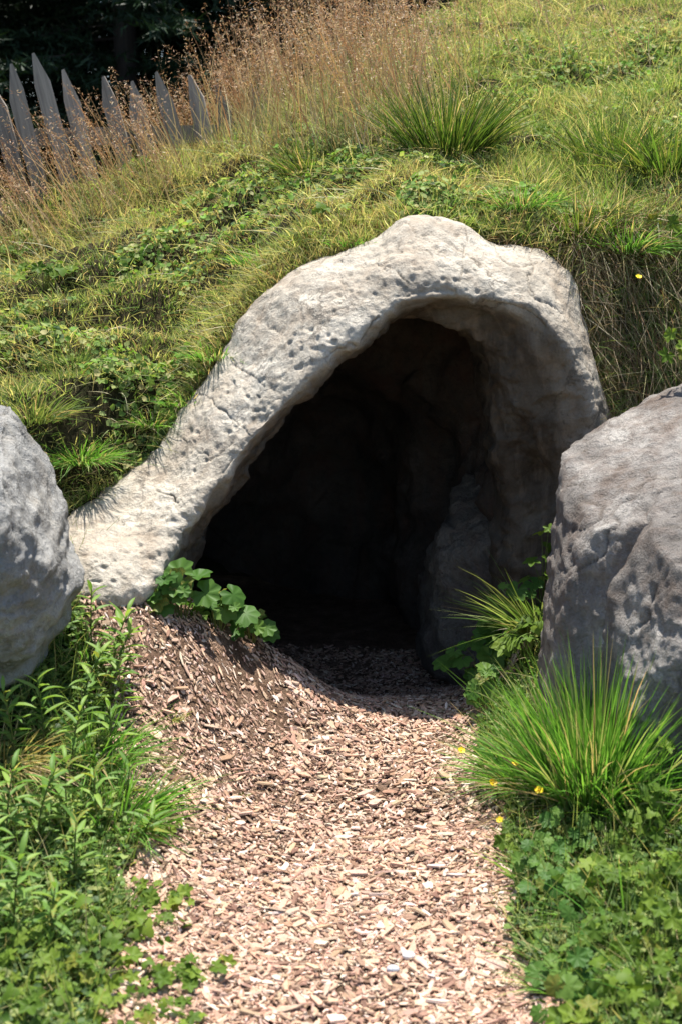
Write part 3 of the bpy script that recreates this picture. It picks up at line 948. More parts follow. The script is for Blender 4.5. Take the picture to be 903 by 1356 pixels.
# ------------------------------------------------------------------ grass tufts (things)
def tuft(name, label, base, n, L, W, spread, col, wts, lean=(0, 0, 0), droop=0.5, cone=0.6, cat='grass tuft', group=None, segs=5, Lmin=0.45, mat=None, ell=1.0):
    base = np.array(base, float)
    a = RNG.uniform(0, 2 * math.pi, n)
    r = spread * np.sqrt(RNG.uniform(0, 1, n))
    P = np.stack([np.cos(a) * r, np.sin(a) * r * ell, -0.015 + 0 * a], 1)
    out = np.stack([np.cos(a), np.sin(a), 0 * a], 1)
    rr = (r / spread)[:, None]
    D = unit(np.array([0, 0, 1.0]) + out * rr * cone + RNG.normal(size=(n, 3)) * 0.16 + np.array(lean))
    Ls = L * RNG.uniform(Lmin, 1.0, n) * (1.05 - 0.3 * rr[:, 0])
    Ws = W * RNG.uniform(0.6, 1.2, n)
    bd = unit(out + np.array(lean) * 1.0 + RNG.normal(size=(n, 3)) * 0.35 + np.array([0, 0, -0.75]))
    bend = droop * RNG.uniform(0.1, 1.3, n) * (0.4 + 0.8 * rr[:, 0])
    c = pal(n, col, wts)
    tip = c * np.array([1.15, 1.08, 1.0])
    nd = n // 9                                              # dead blades lying at the base
    ad = RNG.uniform(0, 2 * math.pi, nd)
    od = np.stack([np.cos(ad), np.sin(ad) * ell, 0.25 + 0.5 * RNG.uniform(size=nd)], 1)
    dd = blades(od * np.array([1, 1, 0]) * spread * RNG.uniform(0.3, 1, (nd, 1)), unit(od + RNG.normal(size=(nd, 3)) * 0.3), L * RNG.uniform(0.25, 0.6, nd), W * RNG.uniform(0.5, 0.9, nd),
                RNG.uniform(0.3, 0.9, nd), unit(RNG.normal(size=(nd, 3)) * 0.5 + np.array([0, 0, -1.0])), pal(nd, [STRAW, BROWN, PALE], [3, 2, 1]), segs)
    tip = np.where(RNG.uniform(size=(n, 1)) < 0.07, np.array([STRAW]), tip)
    V, q, t_, cc = merge([blades(P, D, Ls, Ws, bend, bd, c, segs, tipcol=tip, wexp=2.2), dd])
    return add(name, npmesh(name, V, q, t_, cc, mats=[mat or M_grass]), loc=base, label=label, cat=cat, group=group)


def on_hill(u, v, lo=3.9, hi=9.5):
    """first hill hit along the pixel's ray"""
    d = px(u, v, 1.0) - np.array([0, 0, CAMZ])
    Ys = np.linspace(lo, hi, 1200)
    X_, Z_ = d[0] * Ys, CAMZ + d[2] * Ys
    H = hill_z(X_, Ys)
    ok = (H >= Z_) & (Ys >= front_y(X_) - 0.02)
    i = int(np.argmax(ok)) if ok.any() else len(Ys) // 2
    return np.array([X_[i], Ys[i], H[i]])


def on_floor(u, v, lo=1.8, hi=5.2):
    d = px(u, v, 1.0) - np.array([0, 0, CAMZ])
    Ys = np.linspace(lo, hi, 900)
    H = floor_z(d[0] * Ys, Ys)
    ok = H >= CAMZ + d[2] * Ys
    i = int(np.argmax(ok)) if ok.any() else len(Ys) - 1
    return np.array([d[0] * Ys[i], Ys[i], H[i]])


FG = [(0.10, 0.26, 0.04), (0.15, 0.33, 0.06), (0.065, 0.165, 0.03), (0.28, 0.38, 0.15), STRAW]
tuft('grass_tuft', 'large bright green grass tuft growing against the brown boulder by the path', on_floor(790, 1062), 1900, 0.50, 0.0058, 0.12, FG, [4, 4, 3, 1.4, 0.6], lean=(0.07, -0.05, 0), droop=0.38, cone=0.42, segs=6)
tuft('grass_tuft', 'low arching grass spilling over the path edge with yellow buttercups', on_floor(708, 1035), 620, 0.24, 0.005, 0.10, FG, [4, 3, 3, 1, 0.6], lean=(-0.3, -0.1, 0), droop=0.7, cone=0.6, segs=6)
tuft('grass_tuft', 'small grass tuft between the two boulders of the right bank', on_floor(868, 1090), 260, 0.32, 0.006, 0.09, FG, [3, 4, 2, 2, 0.5], lean=(0.1, -0.1, 0), droop=0.5)
HG = [(0.06, 0.12, 0.022), (0.09, 0.16, 0.03), (0.15, 0.19, 0.04), STRAW, (0.04, 0.075, 0.018)]
tuft('grass_tuft', 'tall dark green rush like tuft in front of the tall dry grass', on_hill(592, 205), 800, 0.42, 0.0055, 0.14, HG, [4, 4, 2, 0.7, 3], droop=0.35, cone=0.75)
tuft('grass_tuft', 'broad spiky green tuft beside a second tuft on the hill', on_hill(815, 218), 620, 0.27, 0.006, 0.16, HG, [3, 4, 2, 0.4, 3], droop=0.5, cone=0.9)
tuft('grass_tuft', 'dense green tuft just uphill of the leafy vine above the bank', on_hill(885, 232), 620, 0.29, 0.006, 0.14, HG, [3, 4, 2, 0.4, 3], droop=0.5, cone=0.9)
tuft('grass_tuft', 'upright green tuft at the rim of the dry bank beside the arch', on_hill(768, 318), 420, 0.20, 0.005, 0.09, HG, [3, 5, 2, 1, 1], droop=0.5, cone=0.6)
tuft('grass_tuft', 'green tuft spilling over the top of the brown dead grass bank', on_hill(830, 335), 420, 0.18, 0.005, 0.10, FG, [3, 4, 2, 1, 1], lean=(0, -0.3, 0), droop=0.8, cone=0.8)
tuft('grass_tuft', 'small round silvery tuft on the slope left of the arch', on_hill(98, 482), 420, 0.13, 0.004, 0.07, [(0.07, 0.12, 0.04), (0.13, 0.19, 0.07), (0.05, 0.09, 0.03), STRAW], [3, 4, 2, 0.8], droop=0.7, cone=1.1)
tuft('grass_tuft', 'pale spreading tuft on the slope just above the grey boulder', on_hill(45, 555), 420, 0.15, 0.004, 0.08, [(0.09, 0.15, 0.045), (0.16, 0.22, 0.07), STRAW], [3, 4, 1], droop=0.7, cone=1.0)
tuft('grass_tuft', 'bright green overhanging tuft above the foot of the arch', on_hill(105, 605), 700, 0.12, 0.0036, 0.09, FG, [4, 4, 2, 2, 0.7], lean=(-0.05, -0.35, -0.1), droop=0.9, cone=0.9)
tuft('grass_tuft', 'green grass fringe hanging over soil above the lower arch', on_hill(200, 560), 300, 0.11, 0.004, 0.07, FG, [3, 3, 3, 2, 1], lean=(0, -0.35, -0.1), droop=0.9, cone=0.9)
tuft('grass_tuft', 'grass clump topping the crown of the arch', on_hill(690, 272), 420, 0.13, 0.0045, 0.11, FG, [4, 4, 3, 1, 1], lean=(0, -0.25, 0), droop=0.8, cone=0.9)
tuft('grass_tuft', 'low dark grass clump behind the dry stalks at the foot of the fence', on_hill(415, 228), 420, 0.20, 0.005, 0.12, HG, [3, 3, 2, 1, 3], droop=0.5, cone=0.9)
for (u, v, L, lb) in [(345, 345, 0.10, 'short grass lip curling over the shoulder of the arch'), (290, 470, 0.10, 'grass tufts hanging onto the side of the arch leg'),
                      (470, 322, 0.08, 'low grass fringe along the upper arch left of its crown'), (250, 530, 0.09, 'shaggy grass strip beside the lower arch leg')]:
    tuft('grass_tuft', lb, on_hill(u, v), 300, L, 0.004, 0.10, FG, [4, 4, 2, 3, 1], lean=(0.1, -0.3, 0), droop=0.8, cone=0.9)


# rim fringe: blades hanging over the rock and dead straw down the right bank
def fringe():
    parts = []
    n = 6500
    x = RNG.uniform(-1.2, 0.74, n)
    y = front_y(x) + RNG.uniform(0.0, 0.10, n)
    z = hill_z(x, y)
    D = unit(np.stack([RNG.normal(size=n) * 0.4, -0.55 + RNG.normal(size=n) * 0.3, 0.6 + RNG.normal(size=n) * 0.3], 1))
    dens = fbm(np.stack([x * 5, y * 0, z * 0], 1), 2, 341) > RNG.uniform(-0.6, 0.3, n)
    c = pal(n, [GREEN, LGREEN, YGREEN, STRAW, BROWN], [3, 4, 2, 1.2, 0.8])
    b = blades(np.stack([x, y, z - 0.005], 1)[dens], D[dens], (RNG.uniform(0.02, 0.065, n) * RNG.uniform(0.5, 1.2, n))[dens], RNG.uniform(0.002, 0.004, n)[dens], RNG.uniform(0.3, 1.0, n)[dens],
               np.tile([0, -0.5, -0.85], (n, 1))[dens], c[dens], 4)
    parts.append(b)
    return merge(parts)


V, q, t_, c = fringe()
add('rim_grass', npmesh('rim_grass', V, q, t_, c, mats=[M_grass]), kind='stuff', label='fringe of grass hanging along the outer edge of the arch', cat='grass')


def dead_bank():
    n = 15000
    x = RNG.uniform(0.70, 1.5, n)
    y = front_y(x) + RNG.uniform(0.0, 1.0, n) * np.interp(x, _fx, _rw) * 1.15
    z = hill_z(x, y)
    Nn = hill_n(x, y)
    D = unit(Nn * 0.35 + np.array([0, -0.25, -0.5]) + RNG.normal(size=(n, 3)) * 0.33)
    L = RNG.uniform(0.07, 0.26, n)
    c = pal(n, [STRAW, BROWN, RUST, (0.27, 0.21, 0.13), YGREEN, GREEN], [4, 2.5, 1, 3, 0.8, 1.2], 0.35)
    a = blades(np.stack([x, y, z], 1), D, L, RNG.uniform(0.0015, 0.0036, n), RNG.uniform(0, 0.6, n), unit(np.stack([RNG.normal(size=n) * 0.5, -0.2 + 0 * x, -1 + 0 * x], 1)), c, 4)
    n = 2200                                                   # brown roots under the crown turf
    x = RNG.uniform(0.50, 0.74, n)
    y = front_y(x) + RNG.uniform(-0.01, 0.12, n)
    z = hill_z(x, y) + RNG.uniform(-0.03, 0.03, n)
    D = unit(np.array([0, -0.5, -0.3]) + RNG.normal(size=(n, 3)) * 0.4)
    c = pal(n, [STRAW, BROWN, RUST], [3, 4, 2], 0.35)
    b = blades(np.stack([x, y, z], 1), D, RNG.uniform(0.03, 0.12, n), RNG.uniform(0.0015, 0.003, n), RNG.uniform(0, 0.8, n), np.tile([0, 0, -1.0], (n, 1)), c, 4)
    n = 4000
    x = RNG.uniform(0.76, 1.4, n)
    y = front_y(x) + RNG.uniform(0.2, 1.0, n) * np.interp(x, _fx, _rw)
    z = hill_z(x, y)
    D = unit(np.array([0, -0.6, 0.5]) + RNG.normal(size=(n, 3)) * 0.35)
    c = pal(n, [GREEN, LGREEN, DGREEN], [3, 2, 2])
    k = fbm(np.stack([x * 6, y * 6, z * 6], 1), 2, 351) > 0.0
    d = blades(np.stack([x, y, z], 1)[k], D[k], RNG.uniform(0.06, 0.16, n)[k], RNG.uniform(0.002, 0.004, n)[k], RNG.uniform(0.3, 1, n)[k], np.tile([0, -0.3, -1.0], (n, 1))[k], c[k], 4)
    n = 5200
    x = RNG.uniform(-1.0, 0.74, n)
    y = front_y(x) + RNG.uniform(-0.01, 0.05, n)
    z = hill_z(x, y) + RNG.uniform(-0.03, 0.01, n)
    kp = fbm(np.stack([x * 4, 0 * x, 0 * x], 1), 2, 352) > RNG.uniform(-0.2, 0.25, n)
    D = unit(np.array([0, -0.55, 0.0]) + RNG.normal(size=(n, 3)) * 0.45)
    c = pal(n, [STRAW, BROWN, (0.09, 0.06, 0.035)], [2, 4, 3], 0.35)
    e_ = blades(np.stack([x, y, z], 1)[kp], D[kp], RNG.uniform(0.015, 0.06, n)[kp], RNG.uniform(0.0015, 0.003, n)[kp], RNG.uniform(0.2, 0.9, n)[kp], np.tile([0, 0, -1.0], (n, 1))[kp], c[kp], 3)
    return merge([a, b, d, e_])


V, q, t_, c = dead_bank()
add('dead_grass', npmesh('dead_grass', V, q, t_, c, mats=[M_stalk]), kind='stuff', label='matted brown dead grass hanging down the steep bank beside the arch', cat='dead grass')


# ------------------------------------------------------------------ tall dry grass with seed heads
def dry_grass(bases, L, lean, nsp=26):
    n = len(bases)
    D = unit(np.array([0, 0, 1.0]) + lean + RNG.normal(size=(n, 3)) * np.array([0.17, 0.17, 0.05]))
    bd = unit(lean + RNG.normal(size=(n, 3)) * 0.3 + np.array([0, 0, -0.25]))
    bend = RNG.uniform(0.02, 0.32, n)
    c = pal(n, [(0.55, 0.43, 0.22), (0.5, 0.38, 0.17), RUST, YGREEN], [4, 3, 1.5, 2])
    tip = pal(n, [RUST, (0.38, 0.2, 0.1), STRAW], [4, 3, 1])
    parts = [blades(bases, D, L, RNG.uniform(0.003, 0.005, n), bend, bd, c, 6, tipcol=tip, wexp=4.0)]
    # spikelets on short side branches over the last third
    m = n * nsp
    i = np.repeat(np.arange(n), nsp)
    t = RNG.uniform(0.66, 1.0, m)
    S0 = bases[i] + L[i][:, None] * (t[:, None] * D[i] + (bend[i] * t ** 2)[:, None] * bd[i])
    od = unit(RNG.normal(size=(m, 3)) * np.array([1, 1, 0.6]) + D[i] * 0.8)
    ln = L[i] * 0.13 * (1.12 - t) / 0.45 * RNG.uniform(0.2, 1.0, m)
    E = S0 + od * ln[:, None]
    cs = pal(m, [RUST, (0.46, 0.29, 0.17), (0.56, 0.43, 0.28), (0.22, 0.11, 0.06)], [3, 3, 3.5, 1.0], 0.3)
    parts.append(blades(E, unit(od * 0.5 + RNG.normal(size=(m, 3)) * 0.4 + np.array([0, 0, -0.25])), RNG.uniform(0.009, 0.018, m), RNG.uniform(0.0028, 0.0048, m), 0 * t, od, cs, 2))
    k = RNG.uniform(size=m) < 0.5
    parts.append(blades(S0[k], od[k], ln[k], np.full(k.sum(), 0.0009), 0 * t[k], od[k], cs[k], 1))
    return parts


def dry_bases(u0, u1, v0, v1, n):
    out = []
    us, vs = RNG.uniform(u0, u1, n), RNG.uniform(v0, v1, n)
    return np.array([on_hill(u, v, 5.2, 9) for u, v in zip(us, vs)])


parts = []
b1 = dry_bases(235, 565, 80, 215, 800)
parts += dry_grass(b1, RNG.uniform(0.30, 0.66, len(b1)), np.array([-0.10, 0, 0]))
_bx = RNG.uniform(-1.75, -0.62, 300)
_by = np.interp(_bx, [-1.75, -0.62], [5.75, 6.2]) + RNG.normal(size=300) * 0.18
b2 = np.stack([_bx, _by, hill_z(_bx, _by)], 1)
parts += dry_grass(b2, RNG.uniform(0.2, 0.5, len(b2)), np.array([-0.42, 0, 0]))
b3 = dry_bases(-30, 60, 235, 290, 70)
parts += dry_grass(b3, RNG.uniform(0.20, 0.36, len(b3)), np.array([-0.6, 0, 0]))
b4 = dry_bases(540, 640, 60, 190, 60)
parts += dry_grass(b4, RNG.uniform(0.25, 0.50, len(b4)), np.array([-0.30, 0, 0]), 14)
b5 = dry_bases(560, 903, -10, 110, 170)
parts += dry_grass(b5, RNG.uniform(0.14, 0.32, len(b5)), np.array([-0.2, 0, 0]), 10)
# leafy straw in the lower half of the stand
bb = np.concatenate([b1, b1, b1, b2, b2, b4])
bb = bb + RNG.normal(size=bb.shape) * np.array([0.06, 0.06, 0])
n = len(bb)
parts.append(blades(bb, unit(np.array([-0.15, 0, 1.0]) + RNG.normal(size=(n, 3)) * 0.28), RNG.uniform(0.12, 0.34, n), RNG.uniform(0.003, 0.005, n), RNG.uniform(0.1, 0.7, n),
                    unit(RNG.normal(size=(n, 3)) + np.array([0, 0, -0.4])), pal(n, [STRAW, YGREEN, LGREEN, (0.45, 0.36, 0.17)], [3, 3, 3, 2]), 4))
V, q, t_, c = merge(parts)
add('dry_grass', npmesh('dry_grass', V, q, t_, c, mats=[M_stalk]), kind='stuff', label='tall rust coloured dry grass with fine seed heads along the hill crest', cat='dry grass')


# ------------------------------------------------------------------ fence
def picket_mesh(h, wdt, th, seed):
    r = random.Random(seed)
    sh = h - 0.125
    off = (r.random() - 0.5) * 0.02
    prof = [(-wdt / 2, 0), (wdt / 2, 0), (wdt / 2 * 0.96, sh + r.uniform(-.02, .02)), (off + 0.006, h), (off - 0.006, h - 0.002), (-wdt / 2 * 0.97, sh + r.uniform(-.02, .02))]
    V = [(x, -th / 2, z) for x, z in prof] + [(x, th / 2, z) for x, z in prof]
    k = len(prof)
    me = bpy.data.meshes.new('picket')
    me.from_pydata(V, [], [tuple(range(k)), tuple(range(2 * k - 1, k - 1, -1))] + [(i, i + k, (i + 1) % k + k, (i + 1) % k) for i in range(k)])
    me.materials.append(M_fence)
    me.update()
    return me


fence = bpy.data.objects.new('picket_fence', None)
COL.objects.link(fence)
fence['label'] = 'weathered grey pointed wooden picket fence behind the dry grass'
fence['category'] = 'fence'
tops = [(-48, 118, 6.15), (-14, 108, 6.2), (17, 86, 6.25), (50, 71, 6.28), (88, 92, 6.34), (136, 101, 6.38), (176, 108, 6.45), (210, 95, 6.5), (250, 98, 6.56), (288, 112, 6.62), (336, 116, 6.7)]
fb = px(100, 240, 6.35)
fence.location = fb
rail_pts = []
for k, (u, v, Yp) in enumerate(tops):
    tp = px(u, v, Yp)
    h = 0.85 + 0.05 * random.Random(k).random()
    tilt = rad(-13.5 + random.Random(k + 50).uniform(-1.6, 1.6))
    axis = np.array([math.sin(tilt), 0.05, math.cos(tilt)])
    bs = tp - axis * h
    me = picket_mesh(h, 0.066 + 0.012 * random.Random(k + 9).random(), 0.022, k)
    o = add('picket', me, parent=fence)
    o.location = bs - fb
    o.rotation_euler = (rad(-3), tilt, rad(random.Random(k + 20).uniform(-10, 14)))
    rail_pts.append(bs + axis * (h - 0.25) + np.array([0, 0.055, 0]))
for dz in (0.0, -0.38):
    rp = np.array(rail_pts) + np.array([0, 0, dz])
    a = rp[0] + (rp[0] - rp[1])
    ctrl = np.concatenate([[a], rp])
    ring = [(0.030, 0.038), (0.030, -0.038), (-0.030, -0.038), (-0.030, 0.038)]
    V = np.array([[p + np.array([0, a_, b_]) for a_, b_ in ring] for p in ctrl]).reshape(-1, 3)
    # keep the rail straight
    lin = np.linspace(0, 1, len(ctrl))
    cc = np.stack([np.polyval(np.polyfit(lin, ctrl[:, j], 1), lin) for j in range(3)], 1)
    V = np.array([[p + np.array([0, a_, b_]) for a_, b_ in ring] for p in cc]).reshape(-1, 3) - fb
    qd = [(4 * i + j, 4 * i + (j + 1) % 4, 4 * (i + 1) + (j + 1) % 4, 4 * (i + 1) + j) for i in range(len(ctrl) - 1) for j in range(4)]
    qd += [(0, 1, 2, 3), tuple(4 * (len(ctrl) - 1) + j for j in (3, 2, 1, 0))]
    add('rail', npmesh('rail', V, quads=np.array(qd), smooth=False, mats=[M_rail]), parent=fence)


# ------------------------------------------------------------------ conifers behind
def conifer_mesh(seed, H=8.0, R=1.9):
    rg = np.random.default_rng(seed)
    bp, bdirs, bl = [], [], []
    z = 0.15
    while z < H - 0.2:
        rr = R * (1 - z / H) ** 0.8 + 0.1
        nb = rg.integers(6, 9)
        a0 = rg.uniform(0, 6.28)
        for j in range(nb):
            a = a0 + j * 2 * math.pi / nb + rg.normal() * 0.15
            bp.append((0, 0, z + rg.normal() * 0.05))
            bdirs.append((math.cos(a), math.sin(a), -0.12 + 0.35 * (z / H) + rg.normal() * 0.05))
            bl.append(rr * rg.uniform(0.75, 1.12))
        z += 0.22 + 0.12 * rg.random()
    bp, bdirs, bl = np.array(bp), np.array(bdirs), np.array(bl)
    bdirs = unit(bdirs)
    nb = len(bp)
    down = np.tile([0, 0, -1.0], (nb, 1))
    bend = rg.uniform(0.08, 0.22, nb)
    cB = np.tile([0.035, 0.026, 0.02], (nb, 1))
    parts = [blades(bp, bdirs, bl, np.full(nb, 0.03), bend, down, cB, 4)]
    K = 20
    i = np.repeat(np.arange(nb), K * 2)
    t = np.tile(np.repeat(np.linspace(0.18, 1.0, K), 2), nb) + rg.normal(size=nb * K * 2) * 0.015
    sgn = np.tile([1, -1], nb * K)
    Pm = bp[i] + bl[i][:, None] * (t[:, None] * bdirs[i] + (bend[i] * t ** 2)[:, None] * down[i])
    sd_ = unit(np.cross(bdirs[i], np.tile([0, 0, 1.0], (len(i), 1)))) * sgn[:, None]
    tw = unit(sd_ * 0.8 + bdirs[i] * 0.65 + np.array([0, 0, -0.28]) + rg.normal(size=(len(i), 3)) * 0.18)
    tl = (0.18 + 0.34 * (1 - t)) * rg.uniform(0.7, 1.2, len(i)) * np.clip(bl[i], 0.5, 1.6) / 1.3
    cN = np.array([[0.016, 0.032, 0.014]]) * rg.uniform(0.6, 1.4, (len(i), 1))
    # needles: short blades along every twig
    KN = 13
    j = np.repeat(np.arange(len(i)), KN)
    tn = np.tile(np.linspace(0.05, 1, KN), len(i))
    Pn = Pm[j] + tw[j] * (tl[j] * tn)[:, None]
    dn = unit(tw[j] * 0.7 + rg.normal(size=(len(j), 3)) * 0.6)
    parts.append(blades(Pn, dn, rg.uniform(0.05, 0.10, len(j)), np.full(len(j), 0.03), 0 * tn, dn, cN[j], 1))
    return merge(parts)


cm = []
for sd_i in (3, 5):
    V, q, t_, c = conifer_mesh(sd_i, 6.0 if sd_i == 3 else 6.6, 1.95)
    cm.append(npmesh('crown', V, q, t_, c, mats=[M_needle]))
a = np.linspace(0, 2 * math.pi, 11)[:-1]
zs = np.array([-0.3, 0.0, 0.4, 2, 4.5, 6.2])
rs = np.array([0.20, 0.16, 0.13, 0.10, 0.05, 0.015])
V = np.array([[(math.cos(x) * r_, math.sin(x) * r_, z) for x in a] for z, r_ in zip(zs, rs)]).reshape(-1, 3)
qd = [(10 * i + j, 10 * i + (j + 1) % 10, 10 * (i + 1) + (j + 1) % 10, 10 * (i + 1) + j) for i in range(5) for j in range(10)]
trunk_me = npmesh('trunk', V, quads=np.array(qd), mats=[M_bark])
for k, (x, y, s) in enumerate([(-3.1, 11.6, 1.05), (-1.75, 12.1, 1.12), (-0.45, 12.3, 1.1), (0.8, 12.9, 1.15), (-2.5, 14.0, 1.3), (-1.0, 14.3, 1.3), (0.3, 14.6, 1.35), (-4.4, 13.2, 1.25), (2.0, 14.2, 1.2), (-3.6, 16, 1.5), (-1.8, 16.4, 1.5), (0.0, 16.6, 1.5), (1.5, 16.6, 1.5)]):
    e = bpy.data.objects.new('conifer_tree', None)
    COL.objects.link(e)
    zb = float(hill_z(np.array([x]), np.array([y]))[0])
    e.location = (x, y, max(zb, -0.3))
    e.rotation_euler = (0, 0, k * 1.3)
    e.scale = (s, s, s)
    e['label'] = 'dark shaded conifer in the wood behind the picket fence'
    e['category'] = 'tree'
    e['group'] = 'conifers behind the fence'
    add('trunk', trunk_me, parent=e)
    add('crown', cm[k % 2], parent=e)


# ------------------------------------------------------------------ wood chips on the path
def chip_shapes(n, rg):
    """irregular splinters: wedge prisms with six-sided outline"""
    L = rg.lognormal(math.log(0.0142), 0.52, n)
    L = np.clip(L, 0.005, 0.06)
    Wd = np.clip(L * rg.uniform(0.16, 0.52, n), 0.003, 0.016)
    T = rg.uniform(0.0015, 0.005, n)
    base = np.array([(-0.5, -0.25), (-0.1, -0.5), (0.42, -0.42), (0.5, 0.18), (0.1, 0.5), (-0.42, 0.38)])
    xy = base[None] + rg.normal(size=(n, 6, 2)) * 0.09
    x = xy[:, :, 0] * L[:, None]
    y = xy[:, :, 1] * Wd[:, None]
    zt = T[:, None] * (0.6 + 0.5 * rg.uniform(size=(n, 6)))
    zb = -T[:, None] * 0.4 * np.ones((n, 6))
    return np.concatenate([np.stack([x, y, zb], -1), np.stack([x * 0.94, y * 0.9, zt], -1)], 1), L


CT = np.array([(1 + 0, 0, 0)])
chip_tris = [(6, 7, 8), (6, 8, 9), (6, 9, 10), (6, 10, 11)]
chip_quads = [(i, (i + 1) % 6, (i + 1) % 6 + 6, i + 6) for i in range(6)]
CHIPC = [(0.46, 0.32, 0.235), (0.385, 0.255, 0.18), (0.56, 0.43, 0.335), (0.28, 0.172, 0.118), (0.16, 0.096, 0.065), (0.61, 0.50, 0.41), (0.43, 0.265, 0.185)]
CHIPW = [5, 4, 2.6, 3, 1.5, 0.8, 3.5]


def chip_rot(n, rg, tilt):
    a = rg.uniform(0, 2 * math.pi, n)
    tx, ty = rg.normal(size=n) * tilt, rg.normal(size=n) * tilt
    ca, sa = np.cos(a), np.sin(a)
    R = np.zeros((n, 3, 3))
    ez = unit(np.stack([tx, ty, np.ones(n)], 1))
    ex = np.stack([ca, sa, 0 * a], 1)
    ex = unit(ex - (ex * ez).sum(1)[:, None] * ez)
    ey = np.cross(ez, ex)
    R[:, :, 0], R[:, :, 1], R[:, :, 2] = ex, ey, ez
    return R


def path_points(n, y0, y1, pw=1.0, spill=0.05):
    y = y0 + (y1 - y0) * RNG.uniform(0, 1, n) ** pw
    l, r = path_edges(y)
    l, r = l - np.abs(RNG.normal(size=n)) * spill, r + np.abs(RNG.normal(size=n)) * spill
    x = l + (r - l) * RNG.uniform(0, 1, n)
    pt = fbm(np.stack([x * 3.2, y * 3.2, 0 * x], 1), 3, 401)
    k = (pt > -0.16) | (RNG.uniform(size=n) < 0.45)
    return x[k], y[k]


NC = 90000
x, y = path_points(NC, 2.05, 5.2, 1.25)
_kb = ~((x < -0.15) & (y > 3.4) & (RNG.uniform(size=len(x)) < 0.3))
x, y = x[_kb], y[_kb]
NC = len(x)
z = floor_z(x, y)
sh, L = chip_shapes(NC, RNG)
R = chip_rot(NC, RNG, 0.33)
fine_ = np.where((x < -0.15) & (y > 3.35), 0.66, 1.0) * np.where(y > 4.1, 0.8, 1.0)
sh = sh * fine_[:, None, None]
# follow the slope of the bank
e = 0.03
gx = (floor_z(x + e, y) - floor_z(x - e, y)) / (2 * e)
gy = (floor_z(x, y + e) - floor_z(x, y - e)) / (2 * e)
V = np.einsum('nij,nkj->nki', R, sh)
V[:, :, 2] *= 0.8
V[:, :, 2] += gx[:, None] * V[:, :, 0] + gy[:, None] * V[:, :, 1]
hgt = RNG.uniform(0.006, 0.019, NC)
V = V + np.stack([x, y, z + hgt], 1)[:, None, :]
off = (np.arange(NC) * 12)[:, None, None]
tris = (off + np.array(chip_tris)[None]).reshape(-1, 3)
quads = (off + np.array(chip_quads)[None]).reshape(-1, 4)
C = np.repeat(pal(NC, CHIPC, CHIPW, 0.2)[:, None, :], 12, 1).reshape(-1, 3)
add('wood_chips', npmesh('wood_chips', V.reshape(-1, 3), quads, tris, C, smooth=False, mats=[M_chip]), parent=path, kind='stuff')

# the largest chips one by one
shared = []
for k in range(30):
    sh, L = chip_shapes(1, RNG)
    f = RNG.uniform(0.026, 0.05) / L[0]
    sh = sh[0] * np.array([f, f, 0.85])
    me = npmesh('wood_chip', sh, np.array(chip_quads), np.array(chip_tris), np.repeat(pal(1, CHIPC, CHIPW, 0.15), 12, 0), smooth=False, mats=[M_chip])
    shared.append(me)
x, y = path_points(400, 2.1, 3.7, 1.1, 0.02)
x, y = x[:290], y[:290]
NB = len(x)
z = floor_z(x, y)
R = chip_rot(NB, RNG, 0.22)
for k in range(NB):
    o = add('wood_chip', shared[k % 30], parent=path)
    m = Matrix(R[k].tolist())
    o.rotation_euler = m.to_euler()
    o.location = (x[k], y[k], z[k] + 0.020)


# pebbles on the path
def pebble(u, v, r, colr, label):
    p = on_floor(u, v)
    n1, n2 = 14, 9
    th = np.linspace(0, 2 * math.pi, n1)
    ph = np.linspace(0, math.pi, n2)
    A = np.stack([np.cos(th)[:, None] * np.sin(ph)[None] * r, np.sin(th)[:, None] * np.sin(ph)[None] * r * 0.8, np.cos(ph)[None] * r * 0.62 + 0 * th[:, None]], -1).reshape(-1, 3)
    A[:, :] *= (1 + 0.12 * fbm(A / r * 1.3 + u, 2, 7))[:, None]
    me = npmesh('pebble', A, quads=grid_quads(n1, n2), col=np.tile(colr, (len(A), 1)), mats=[M_chip])
    add('pebble', me, loc=p + np.array([0, 0, 0.018 + r * 0.3]), label=label, cat='pebble')


pebble(540, 1280, 0.014, (0.62, 0.6, 0.58), 'small round white pebble lying on the wood chip path')
pebble(520, 1297, 0.013, (0.42, 0.44, 0.48), 'small bluish grey pebble beside the white pebble on the path')


# ------------------------------------------------------------------ leaves and plants
def lobed_leaf(name, lobes, depth, mat, notch=0.25, fold=0.10, cup=0.12, per=3, teeth=0.0):
    """palmate leaf of radius 1 lying in xy, petiole at the origin, pointing +y"""
    n = lobes * per
    span = 2 * math.pi * 0.92
    V = [(0, 0, 0)]
    ring1, ring2 = [], []
    for k in range(n + 1):
        f = k / n
        a = math.pi / 2 - span / 2 + span * f
        s = 0.5 + 0.5 * math.cos(2 * math.pi * (f * lobes - 0.5))
        rr = 1 - depth * (1 - s)
        rr *= 1 - notch * abs(2 * f - 1) ** 4
        zf = fold * (1 - 2 * s)
        V.append((0.55 * rr * math.cos(a), 0.55 * rr * math.sin(a), cup * 0.3 + zf * 0.5))
        V.append((rr * math.cos(a), rr * math.sin(a), cup + zf * 0.9))
    F = []
    for k in range(n):
        i = 1 + 2 * k
        F.append((0, i, i + 2))
        F.append((i, i + 1, i + 3, i + 2))
    me = bpy.data.meshes.new(name)
    me.from_pydata(V, [], F)
    for p in me.polygons:
        p.use_smooth = True
    me.materials.append(mat)
    me.update()
    return me


